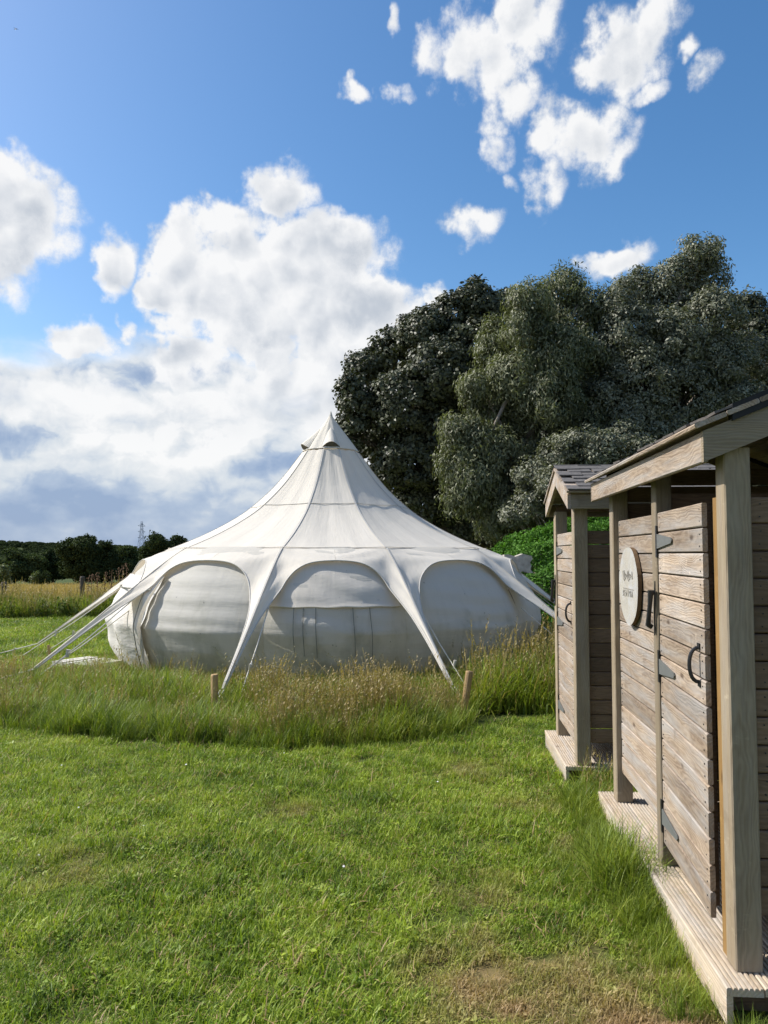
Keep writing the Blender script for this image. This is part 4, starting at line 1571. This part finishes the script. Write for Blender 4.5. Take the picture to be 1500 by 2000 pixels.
def build_pylon():
    Y = 640.0
    p = at(277, 1018, Y)
    zb = float(terrain(p.x, Y))
    o = empty("electricity_pylon", (p.x, Y, zb))
    tag(o, "thin grey lattice pylon on the skyline above the far trees", "pylon")
    H = p.z - zb
    legs, brace, arms = MB(), MB(), MB()
    hw = lambda t: 4.4 * (1 - t) ** 1.3 + 0.55
    for sx in (-1, 1):
        for sy in (-1, 1):
            m_ = MB()
            m_.tube([(sx * hw(t), sy * hw(t), H * t) for t in np.linspace(0, 1, 9)], [.19 - .08 * t for t in np.linspace(0, 1, 9)], 4)
            m_.build("leg", M['steel_far'], o)
    ts = np.linspace(0, .97, 11)
    for i in range(10):
        a, b = ts[i], ts[i + 1]
        for s in (-1, 1):
            brace.tube([(-hw(a), s * hw(a), H * a), (hw(b), s * hw(b), H * b)], .085, 4)
            brace.tube([(hw(a), s * hw(a), H * a), (-hw(b), s * hw(b), H * b)], .085, 4)
            brace.tube([(s * hw(a), -hw(a), H * a), (s * hw(b), hw(b), H * b)], .085, 4)
    brace.build("bracing", M['steel_far'], o)
    for t in (.66, .78, .9):
        a_ = MB()
        # the line runs nearly away from the viewer's side, so the arms are seen end on
        for s in (-1, 1):
            a_.tube([(0, 0, H * t), (s * .9, s * 6.5, H * t + .2)], .22, 4)
            a_.tube([(0, 0, H * t + 2.2), (s * .9, s * 6.5, H * t + .3)], .14, 4)
        a_.build("cross_arm", M['steel_far'], o)


build_pylon()


def build_aircraft():
    Y = 1500.0
    p = at(31, 57, Y)
    o = empty("airplane", p)
    o.rotation_euler = (R(8), R(-14), R(62))
    tag(o, "tiny light airplane high in the sky", "airplane")
    f = MB()
    f.tube([(0, -4.6, 0), (0, -3.9, 0), (0, -2.5, .15), (0, -.5, .2), (0, 2, .1), (0, 4.4, .2)], [.12, .5, .72, .72, .45, .14], 10)
    f.build("fuselage", M['plane_paint'], o, smooth=True)
    for s in (-1, 1):
        w = MB()
        w.add([(s * .4, -1.6, .75), (s * 5.6, -1.3, .95), (s * 5.6, -.2, .95), (s * .4, .2, .75), (s * .4, -1.6, .93), (s * 5.6, -1.3, 1.05), (s * 5.6, -.2, 1.0), (s * .4, .2, .85)],
              [(0, 1, 2, 3), (7, 6, 5, 4), (0, 4, 5, 1), (1, 5, 6, 2), (2, 6, 7, 3), (3, 7, 4, 0)])
        w.build("wing", M['plane_paint'], o)
        tl = MB()
        tl.add([(s * .1, 3.6, .25), (s * 1.9, 3.9, .3), (s * 1.9, 4.6, .3), (s * .1, 4.6, .25), (s * .1, 3.6, .35), (s * 1.9, 3.9, .36), (s * 1.9, 4.6, .36), (s * .1, 4.6, .35)],
               [(0, 1, 2, 3), (7, 6, 5, 4), (0, 4, 5, 1), (1, 5, 6, 2), (2, 6, 7, 3), (3, 7, 4, 0)])
        tl.build("tailplane", M['plane_paint'], o)
    fn = MB()
    fn.add([(-.06, 3.4, .3), (-.06, 4.6, .3), (-.06, 4.8, 1.7), (-.06, 4.2, 1.7), (.06, 3.4, .3), (.06, 4.6, .3), (.06, 4.8, 1.7), (.06, 4.2, 1.7)],
           [(0, 1, 2, 3), (7, 6, 5, 4), (0, 4, 5, 1), (1, 5, 6, 2), (2, 6, 7, 3), (3, 7, 4, 0)])
    fn.build("fin", M['plane_paint'], o)


build_aircraft()


def build_fence():
    spots = [(-10.05, 20.4, .86, "leaning dark fence post at the frame's edge"), (-9.55, 24.4, .92, "dark fence post against the golden field, before the tall dark tree"),
             (-9.1, 28.6, .9, "dark fence post half hidden by rust coloured weeds"), (-10.5, 16.4, .9, "dark fence post nearest the lawn, beyond the frame")]
    for (x, y, h, lab) in spots:
        z = float(terrain(x, y))
        o = empty("fence_post", (x, y, z))
        tag(o, lab, "fence post", "posts of the field fence")
        mb = MB()
        lx = random.uniform(-.03, .03)
        pts = [(-.3, 0, 0), (h * .5, lx * .5, .01), (h * .96, lx, 0), (h, lx, 0)]
        mb.tube(pts, [.085, .08, .078, .06], 9)
        link("shaft", mesh("shaft", mb.v, mb.f, M['old_post']), o, mat4=axes((0, 0, 0), (0, 0, 1), (1, 0, 0)))
        wb = MB()
        for zz in (.3, .55, .78):
            wb.tube([(lx * zz - .085, -.03, zz), (lx * zz - .085, .03, zz + .01)], .012, 5)
        wb.build("staple", M['galv'], o)


build_fence()


def build_dock():
    r = random.Random(5)
    for i, (u, v, Y) in enumerate(((178, 1122, 22.0), (190, 1118, 22.5), (203, 1116, 22.2), (216, 1112, 21.6), (228, 1108, 21.8), (240, 1103, 21.5), (250, 1100, 22.2), (170, 1126, 22.3))):
        rank = sorted([170, 178, 190, 203, 216, 228, 240, 250]).index(u)
        lab = ["shortest rusty dock weed, farthest from the tent roof", "second rusty dock weed from the field fence post", "third rusty dock weed from the field fence post",
               "fourth rusty dock weed from the field fence post", "fourth rusty dock weed from the tent roof", "third rusty dock weed from the tent roof",
               "second rusty dock weed from the tent roof", "tallest rusty dock weed, touching the tent roof's outline"][rank]
        p = at(u, v, Y)
        z = float(terrain(p.x, Y))
        o = empty("dock_plant", (p.x, Y, z))
        tag(o, lab, "weed", "rusty dock weeds by the fence")
        h = p.z - z
        st = MB()
        lx = r.uniform(-.12, .12)
        st.tube([(0, 0, 0), (lx * .4, 0, h * .5), (lx, 0, h)], [.014, .011, .005], 5)
        st.build("stem", M['dock'], o)
        sb = MB()
        for k in range(34):
            t = r.uniform(.5, 1)
            c = Vector((lx * t + r.gauss(0, .035), r.gauss(0, .035), h * t))
            s = r.uniform(.009, .020)
            sb.add([c + Vector((s, 0, 0)), c + Vector((0, s, 0)), c + Vector((-s, 0, 0)), c + Vector((0, -s, 0)), c + Vector((0, 0, s * 1.5)), c - Vector((0, 0, s * 1.5))],
                   [(0, 1, 4), (1, 2, 4), (2, 3, 4), (3, 0, 4), (1, 0, 5), (2, 1, 5), (3, 2, 5), (0, 3, 5)])
        tag(sb.build("seed_head", M['dock'], o), kind='stuff')


build_dock()


# ------------------------------------------------------------------ grass
def blades(n, rad, h0, h1, w, lean, seed, curl=0.5, straw=0.06, seg=3):
    """a tuft of ribbons -> (verts, tris/quads, tint)"""
    r = np.random.default_rng(seed)
    V, F, Tn = [], [], []
    for i in range(n):
        a, q = r.uniform(0, 2 * math.pi), rad * math.sqrt(r.uniform())
        bx, by = math.cos(a) * q, math.sin(a) * q
        h = r.uniform(h0, h1)
        d = r.uniform(0, 2 * math.pi)
        ln = abs(r.normal(0, lean))
        fx, fy = math.cos(d), math.sin(d)
        sx, sy = -fy, fx
        ww = w * r.uniform(.7, 1.3)
        tint = r.uniform(0, .92) if r.uniform() > straw else .97
        b = len(V)
        x = y = z = 0.0
        ang = ln
        st = h / seg
        for k in range(seg + 1):
            f = 1 - (k / seg) ** 1.6
            if k == seg:
                V.append((bx + x, by + y, z))
                Tn.append(tint)
            else:
                V.append((bx + x - sx * ww * f / 2, by + y - sy * ww * f / 2, z))
                V.append((bx + x + sx * ww * f / 2, by + y + sy * ww * f / 2, z))
                Tn += [tint, tint]
            x += fx * math.sin(ang) * st
            y += fy * math.sin(ang) * st
            z += math.cos(ang) * st
            ang = min(ang + curl * r.uniform(.3, 1.2), 2.0)
        for k in range(seg - 1):
            F.append((b + 2 * k, b + 2 * k + 1, b + 2 * k + 3, b + 2 * k + 2))
        F.append((b + 2 * seg - 2, b + 2 * seg - 1, b + 2 * seg))
    return V, F, Tn


def tuft_obj(name, parts, coll):
    """parts: list of ((V,F,T), mat)"""
    V, F, Tn, mi, mats = [], [], [], [], []
    for (v, f, t), mt in parts:
        b = len(V)
        V += v
        F += [tuple(b + i for i in q) for q in f]
        Tn += t
        if mt not in mats:
            mats.append(mt)
        mi += [mats.index(mt)] * len(f)
    me = bpy.data.meshes.new(name)
    me.from_pydata(V, [], F)
    for m_ in mats:
        me.materials.append(m_)
    me.polygons.foreach_set('material_index', mi)
    me.polygons.foreach_set('use_smooth', [True] * len(F))
    a = me.attributes.new('tint', 'FLOAT', 'POINT')
    a.data.foreach_set('value', np.array(Tn, np.float32))
    me.update()
    o = bpy.data.objects.new(name, me)
    coll.objects.link(o)
    return o


def stems(n, rad, h0, h1, seed, head=0.10, w=0.0035, lean=.16):
    """flowering stems with feathery heads"""
    r = np.random.default_rng(seed)
    V, F, Tn = [], [], []
    for i in range(n):
        a, q = r.uniform(0, 2 * math.pi), rad * math.sqrt(r.uniform())
        bx, by = math.cos(a) * q, math.sin(a) * q
        h = r.uniform(h0, h1)
        d = r.uniform(0, 2 * math.pi)
        ln = abs(r.normal(0, lean))
        fx, fy = math.cos(d) * ln, math.sin(d) * ln
        t = r.uniform(0, 1)
        e = r.uniform(0, math.pi)
        sx, sy = math.cos(e), math.sin(e)
        b = len(V)
        for k in range(4):
            q = k / 3
            x, y, z = bx + fx * h * q * q, by + fy * h * q * q, h * q
            V += [(x - sx * w / 2, y - sy * w / 2, z), (x + sx * w / 2, y + sy * w / 2, z)]
            Tn += [t, t]
            if k:
                F.append((b + 2 * k - 2, b + 2 * k - 1, b + 2 * k + 1, b + 2 * k))
        for k in range(7):
            q = 1 - head / h * (k / 6)
            c = np.array([bx + fx * h * q * q, by + fy * h * q * q, h * q])
            s = head * .26 * (0.35 + .65 * (k / 6)) * r.uniform(.6, 1.2)
            g = r.uniform(0, 2 * math.pi)
            b = len(V)
            tip = c + np.array([math.cos(g) * s, math.sin(g) * s, s * 1.0])
            sd = np.array([-math.sin(g), math.cos(g), 0.3]) * s * .24
            md = (c + tip) / 2
            V += [tuple(c), tuple(md + sd), tuple(tip), tuple(md - sd)]
            Tn += [t] * 4
            F.append((b, b + 1, b + 2, b + 3))
    return V, F, Tn


def weed_leaves(n, rad, L, W_, seed):
    """flat rosette of broad leaves"""
    r = np.random.default_rng(seed)
    V, F, Tn = [], [], []
    for i in range(n):
        a = r.uniform(0, 2 * math.pi)
        q = r.uniform(0, rad)
        c = np.array([math.cos(a) * q, math.sin(a) * q, r.uniform(.008, .035)])
        d = r.uniform(0, 2 * math.pi)
        f = np.array([math.cos(d), math.sin(d), r.uniform(.0, .5)])
        s = np.array([-math.sin(d), math.cos(d), r.uniform(-.3, .3)])
        l, w = L * r.uniform(.6, 1.2), W_ * r.uniform(.6, 1.2)
        b = len(V)
        V += [tuple(c), tuple(c + f * l * .45 + s * w / 2), tuple(c + f * l), tuple(c + f * l * .45 - s * w / 2)]
        Tn += [r.uniform(.2, .9)] * 4
        F.append((b, b + 1, b + 2, b + 3))
    return V, F, Tn


def scatter(name, pts, coll, idx, scl, tilt, label, cat, seed):
    n = len(pts)
    r = np.random.default_rng(seed)
    me = bpy.data.meshes.new(name)
    me.vertices.add(n)
    me.vertices.foreach_set('co', np.asarray(pts, np.float32).ravel())
    rot = np.zeros((n, 3), np.float32)
    rot[:, 0] = r.normal(0, tilt, n)
    rot[:, 1] = r.normal(0, tilt, n)
    rot[:, 2] = r.uniform(0, 2 * math.pi, n)
    a = me.attributes.new('turn', 'FLOAT_VECTOR', 'POINT')
    a.data.foreach_set('vector', rot.ravel())
    a = me.attributes.new('size', 'FLOAT', 'POINT')
    a.data.foreach_set('value', np.asarray(scl, np.float32))
    a = me.attributes.new('pick', 'INT', 'POINT')
    a.data.foreach_set('value', np.asarray(idx, np.int32))
    me.update()
    o = link(name, me)
    ng = bpy.data.node_groups.new(name, 'GeometryNodeTree')
    ng.interface.new_socket('Geometry', in_out='INPUT', socket_type='NodeSocketGeometry')
    ng.interface.new_socket('Geometry', in_out='OUTPUT', socket_type='NodeSocketGeometry')
    N = ng.nodes
    gi, go = N.new('NodeGroupInput'), N.new('NodeGroupOutput')
    ip = N.new('GeometryNodeInstanceOnPoints')
    ci = N.new('GeometryNodeCollectionInfo')
    ci.inputs['Collection'].default_value = coll
    ci.inputs['Separate Children'].default_value = True
    ci.inputs['Reset Children'].default_value = True
    def attr(nm, ty):
        q = N.new('GeometryNodeInputNamedAttribute')
        q.data_type = ty
        q.inputs['Name'].default_value = nm
        return q.outputs[0]
    ng.links.new(gi.outputs[0], ip.inputs['Points'])
    ng.links.new(ci.outputs[0], ip.inputs['Instance'])
    ip.inputs['Pick Instance'].default_value = True
    ng.links.new(attr('pick', 'INT'), ip.inputs['Instance Index'])
    ng.links.new(attr('turn', 'FLOAT_VECTOR'), ip.inputs['Rotation'])
    ng.links.new(attr('size', 'FLOAT'), ip.inputs['Scale'])
    ng.links.new(ip.outputs[0], go.inputs[0])
    md = o.modifiers.new("scatter", 'NODES')
    md.node_group = ng
    tag(o, label, cat, kind='stuff')
    return o


def vnoise(x, y, s, seed):
    """cheap smooth noise 0..1"""
    r = np.random.default_rng(seed)
    out = np.zeros_like(x)
    for k in range(5):
        a, b, c = r.uniform(-1, 1, 3) * s * (1 + k * .5)
        out += np.sin(x * a + y * b + c * 9 / s + k)
    return out / 10 + .5


def in_shed(x, y, pad=0.0):
    c, s = math.cos(SHED_YAW), math.sin(SHED_YAW)
    res = np.zeros_like(x, bool)
    for (ox, oy, x0, x1, y0, y1) in ((1.232, 2.77, -.07, 1.22, -.09, 2.05), (1.352, 5.47, -.085, 1.15, -.03, 1.08)):
        dx, dy = x - ox, y - oy
        lx, ly = dx * c + dy * s, -dx * s + dy * c
        res |= (lx > x0 - pad) & (lx < x1 + pad) & (ly > y0 - pad) & (ly < y1 + pad)
    return res


FX = [-12, -3.6, -2.4, -1.06, .22, .69, 1.06, 1.7, 4, 9]
FY = [8.4, 7.2, 6.65, 6.4, 6.65, 6.95, 7.5, 7.75, 8.0, 8.2]


def tall_mask(x, y):
    wob = .22 * (vnoise(x, y, 2.4, 3) - .5) + .10 * (vnoise(x, y, 7, 9) - .5)
    front = y > np.interp(x, FX, FY) + wob
    r = np.hypot(x - TC.x, y - TC.y)
    left = np.where(x < -3.0, y < 10.6 + .5 * (vnoise(x, y, 1.5, 4) - .5) + np.clip((x + 4.4) * 2.2, -1.5, 1.5), True)
    back = (r < 5.0) | (y < 12) | (x > 1.5)
    return front & left & back & (r > 3.12)


def build_grass():
    lawn = bpy.data.collections.new("lawn_tufts")
    for i in range(7):
        parts = [(blades(52, .078, .016, .050, .0052, .85, 300 + i, .65, .05), M['lawn'])]
        parts.append((blades(5, .09, .05, .09, .0040, 1.25, 320 + i, .25, .4), M['lawn']))
        if i >= 5:
            parts.append((weed_leaves(8, .05, .026, .014, 330 + i), M['lawn']))
        if i == 4:
            parts[0] = (blades(55, .09, .045, .085, .0045, .6, 304, .5, .05), M['lawn'])
        tuft_obj("lawn_tuft_%02d" % i, parts, lawn)
    r = np.random.default_rng(40)
    # close lawn
    n = 46000
    x, y = r.uniform(-5.5, 3.0, n), r.uniform(1.0, 8.3, n)
    keep = r.uniform(0, 1, n) < np.clip(1.25 - .10 * y, .42, 1) * np.where(vnoise(x, y, 11, 91) < .34, .55, 1.0)
    keep &= (np.abs(x) < 1.3 + .62 * y)
    keep &= ~in_shed(x, y) & ~tall_mask(x, y)
    x, y = x[keep], y[keep]
    dryf = np.zeros_like(x)
    for (a, b, q) in DRY:
        dryf = np.maximum(dryf, np.clip(1.3 - np.hypot(x - a, y - b) / q, 0, 1))
    idx = r.choice(7, len(x), p=[.2, .2, .2, .2, .06, .07, .07])
    clump = .5 * vnoise(x, y, 5.5, 77) + .5 * vnoise(x, y, 17, 78)
    scl = r.uniform(.75, 1.2, len(x)) * (.30 + 1.35 * clump) * (1 - .35 * dryf)
    scatter("lawn_grass", np.stack([x, y, np.full_like(x, -.008)], 1), lawn, idx, scl, .12, "short mown green lawn with straw coloured worn patches in front of the tent", "lawn", 41)
    # far lawn, coarser tufts
    far = bpy.data.collections.new("far_lawn_tufts")
    for i in range(4):
        tuft_obj("far_tuft_%02d" % i, [(blades(110, .26, .03, .085, .010, .7, 350 + i, .5, .05), M['lawn'])], far)
    n = 26000
    x, y = r.uniform(-16, 9, n), r.uniform(7.5, 23, n)
    rr = np.hypot(x - TC.x, y - TC.y)
    keep = ~tall_mask(x, y) & (rr > 3.3) & (y > np.interp(x, FX, FY)) & ~((x > 1.2) & (y > 12.5))
    x, y = x[keep], y[keep]
    scatter("far_lawn_grass", np.stack([x, y, terrain(x, y) - .006], 1), far, r.integers(0, 4, len(x)), r.uniform(.8, 1.25, len(x)), .08,
            "bright mown grass beyond the guy ropes, up to the fence", "lawn", 42)
    # tall grass round the tent
    tall = bpy.data.collections.new("tall_tufts")
    for i in range(4):
        tuft_obj("tall_tuft_%02d" % i, [(blades(46, .14, .12, .46, .0085, .38, 360 + i, .36, .05, 4), M['tall'])], tall)
    for i in range(4, 7):
        tuft_obj("tall_tuft_%02d" % i, [(blades(26, .13, .15, .36, .007, .32, 360 + i, .3, .25, 4), M['tall']), (stems(13, .14, .26, .62, 380 + i, .11, .0035, .28), M['straw'])], tall)
    for i in range(7, 9):
        tuft_obj("tall_tuft_%02d" % i, [(blades(30, .14, .2, .5, .012, .45, 360 + i, .45, .03, 4), M['tall']), (stems(2, .14, .45, .66, 390 + i, .12, .004, .3), M['straw']), (weed_leaves(10, .12, .13, .055, 395 + i), M['tall'])], tall)
    n = 30000
    x, y = r.uniform(-9, 5.5, n), r.uniform(6.0, 15.5, n)
    keep = tall_mask(x, y) & ~in_shed(x, y, .05)
    keep &= ~((x > 2.4) & (y > 13.2)) & ~((x > .85) & (x < 1.6) & (y < 7.9))
    x, y = x[keep], y[keep]
    gold = vnoise(x, y, 1.9, 12) + .28 * np.exp(-((x - .1) / .9) ** 2 - ((y - 7.7) / .9) ** 2) + .16 * np.exp(-((x + 4.6) / 1.2) ** 2 - ((y - 9.6) / 1.2) ** 2)
    p = r.uniform(0, 1, len(x))
    idx = np.where(p < np.clip((gold - .53) * 1.6, .04, .55), r.integers(4, 7, len(x)), r.integers(0, 4, len(x)))
    idx = np.where(x > .85, np.where(p > .45, r.integers(7, 9, len(x)), r.integers(0, 4, len(x))), idx)
    edge = np.clip((y - np.interp(x, FX, FY)) / .35, 0, 1)
    rr = np.hypot(x - TC.x, y - TC.y)
    scl = r.uniform(.55, 1.1, len(x)) * (.62 + .38 * edge) * np.where(rr < 4.3, .60, .90) * np.where(x < -3.0, .8, 1.0) * (.55 + .9 * vnoise(x, y, 2.6, 55))
    scl = np.where((x > 1.0), scl * 1.5, scl)
    scatter("tall_grass", np.stack([x, y, np.full_like(x, -.01)], 1), tall, idx, scl, .10, "uncut green and golden grass growing round the foot of the tent", "grass", 43)
    # long tufts along the decks and behind the sheds
    pts, idx, scl = [], [], []
    c, s = math.cos(SHED_YAW), math.sin(SHED_YAW)
    def loc2w(ox, oy, lx, ly):
        return ox + lx * c - ly * s, oy + lx * s + ly * c
    for k in range(900):
        ly = r.uniform(-.05, 2.35)
        w = .8 * math.exp(-((ly - 1.05) / .42) ** 2) + .35 * math.exp(-((ly - 2.1) / .3) ** 2) + .15
        if r.uniform() > w * .85 + .08:
            continue
        lx = -.085 - abs(r.normal(0, .09 + .12 * w))
        x, y = loc2w(1.232, 2.77, lx, ly)
        pts.append((x, y, -.01))
        idx.append(int(r.integers(0, 4)))
        scl.append(r.uniform(.38, .74) * (.36 + .80 * w) * (1 if lx > -.24 else .45))
    for k in range(420):
        x, y = loc2w(1.352, 5.47, r.uniform(.0, 1.3), r.uniform(-.75, -.08))
        
        pts.append((x, y, -.01))
        idx.append(int(r.choice([0, 1, 2, 3, 7, 8])))
        scl.append(r.uniform(.3, .6))
    for k in range(160):
        x, y = loc2w(1.232, 2.77, r.uniform(-.05, 1.4), -.13 - abs(r.normal(0, .12)))
        pts.append((x, y, -.01))
        idx.append(int(r.integers(0, 4)))
        scl.append(r.uniform(.25, .4))
    P = np.array(pts)
    ok = ~in_shed(P[:, 0], P[:, 1], -.004)
    scatter("deck_edge_grass", P[ok], tall, np.array(idx)[ok], np.array(scl)[ok], .16, "long grass tufts growing against the wooden decks of the sheds", "grass", 44)
    # golden field
    fld = bpy.data.collections.new("field_tufts")
    for i in range(3):
        tuft_obj("field_tuft_%02d" % i, [(blades(70, .55, .3, .62, .022, .25, 400 + i, .2, 0, 3), M['field']), (stems(30, .55, .5, .8, 410 + i, .16, .012), M['field'])], fld)
    n = 15000
    y = 25 + 85 * r.uniform(0, 1, n) ** 1.5
    x = r.uniform(-.95, .12, n) * y - 2
    scatter("field_grass", np.stack([x, y, terrain(x, y) - .03], 1), fld, r.integers(0, 3, n), r.uniform(.4, .62, n) * (1 + y / 160), .06, "ripe golden grass of the field beyond the fence", "field grass", 45)
    # rough verge under the fence
    ver = bpy.data.collections.new("verge_tufts")
    for i in range(3):
        rr_ = np.random.default_rng(430 + i)
        k = 170
        d = rr_.normal(0, 1, (k, 3))
        d[:, 2] = np.abs(d[:, 2])
        d /= np.linalg.norm(d, axis=1, keepdims=True)
        Pq = d * np.array([.42, .42, .5]) * rr_.uniform(.5, 1.05, (k, 1))
        Vq, nq = leaves(Pq, d, .11, .06, .2, .7, 440 + i)
        tuft_obj("verge_tuft_%02d" % i, [(([tuple(q) for q in Vq], [(4 * j, 4 * j + 1, 4 * j + 2, 4 * j + 3) for j in range(nq)], list(np.repeat(rr_.uniform(0, 1, nq), 4))), M['leaf_verge']),
                                         (blades(34, .35, .35, .75, .012, .3, 450 + i, .25, .15, 4), M['tall'])], ver)
    for i in range(3, 5):
        tuft_obj("verge_tuft_%02d" % i, [(blades(50, .3, .35, .85, .013, .3, 450 + i, .25, .15, 4), M['tall']), (stems(12, .3, .5, .95, 460 + i, .16, .007), M['straw'])], ver)
    n = 5200
    x = r.uniform(-24, -1.5, n)
    y = r.uniform(18.4, 27.0, n)
    line = 19.3 + .6 * (vnoise(x, y, .9, 31) - .5) + np.clip((x + 8.5) * .15, -1, 1)
    keep = (y > line) & (r.uniform(0, 1, n) < np.clip(1.25 - (y - line) / 6.5, .12, 1))
    x, y = x[keep], y[keep]
    line = line[keep]
    sc = r.uniform(.55, 1.05, len(x)) * (.7 + .6 * vnoise(x, y, 1.1, 6)) * np.where(y > 21.2, .6, 1.0)
    idx = np.where(y - line < 2.6, r.choice([0, 1, 2, 3, 4, 4], len(x)), r.choice([0, 3, 4, 4], len(x)))
    scatter("verge_grass", np.stack([x, y, terrain(x, y) - .03], 1), ver, idx, sc, .1, "rough green weeds and grasses along the field fence", "weeds", 46)
    # ground cover below the trees, behind the tent and sheds
    n = 3800
    x, y = r.uniform(1.6, 14, n), r.uniform(7.2, 24, n)
    keep = ~in_shed(x, y, .25) & ~((y > 13.0) & (y < 17.3) & (x > 2.2) & (x < 7)) & (np.hypot(x - TC.x, y - TC.y) > 4.4) & (y > 8.6)
    x, y = x[keep], y[keep]
    scatter("undergrowth", np.stack([x, y, np.full_like(x, -.02)], 1), ver, r.integers(0, 5, len(x)), r.uniform(.45, .8, len(x)), .1, "shaded weeds and long grass behind the sheds and below the trees", "weeds", 47)
    # woods on the far hills
    wood = bpy.data.collections.new("wood_clumps")
    for i in range(3):
        rr_ = np.random.default_rng(470 + i)
        P, N, Tn = crown_points([((0, 0, 4.5), (4, 4, 3.6)), ((2, 1, 6), (2.6, 2.6, 2.6)), ((-2, -1, 5.5), (2.6, 2.6, 3))], 1.1, 16, .8, 470 + i)
        Vq, nq = leaves(P, N, .9, .7, 0, .6, 480 + i)
        tuft_obj("wood_clump_%02d" % i, [(([tuple(q) for q in Vq], [(4 * j, 4 * j + 1, 4 * j + 2, 4 * j + 3) for j in range(nq)], list(np.repeat(Tn, 4))), M['leaf_far'])], wood)
    n = 9000
    y = np.concatenate([r.uniform(260, 380, 500), 420 + 1500 * r.uniform(0, 1, n) ** 1.2])
    x = r.uniform(-.85, .5, len(y)) * y
    scatter("distant_woods", np.stack([x, y, terrain(x, y)], 1), wood, r.integers(0, 3, len(x)), r.uniform(.8, 1.4, len(x)) * np.where(y < 400, .55, 1.0), .04, "dark woods covering the low hills on the horizon", "woods", 48)
    # daisies
    ds = bpy.data.collections.new("daisy_heads")
    V, F, Tn = [], [], []
    for k in range(9):
        a = 2 * math.pi * k / 9
        b = len(V)
        V += [(0, 0, .04), (math.cos(a - .3) * .005, math.sin(a - .3) * .005, .041), (math.cos(a) * .008, math.sin(a) * .008, .040), (math.cos(a + .3) * .005, math.sin(a + .3) * .005, .041)]
        F.append((b, b + 1, b + 2, b + 3))
        Tn += [.5] * 4
    tuft_obj("daisy_00", [((V, F, Tn), M['daisy'])], ds)
    n = 14
    x, y = r.uniform(-2.5, 1.1, n), r.uniform(2.2, 6.2, n)
    keep = ~in_shed(x, y, .05)
    x, y = x[keep], y[keep]
    scatter("daisy_flowers", np.stack([x, y, np.zeros_like(x)], 1), ds, np.zeros(len(x), int), r.uniform(.8, 1.2, len(x)), .3, "small white daisy heads dotted through the lawn", "flowers", 49)


build_grass()
bpy.context.view_layer.update()
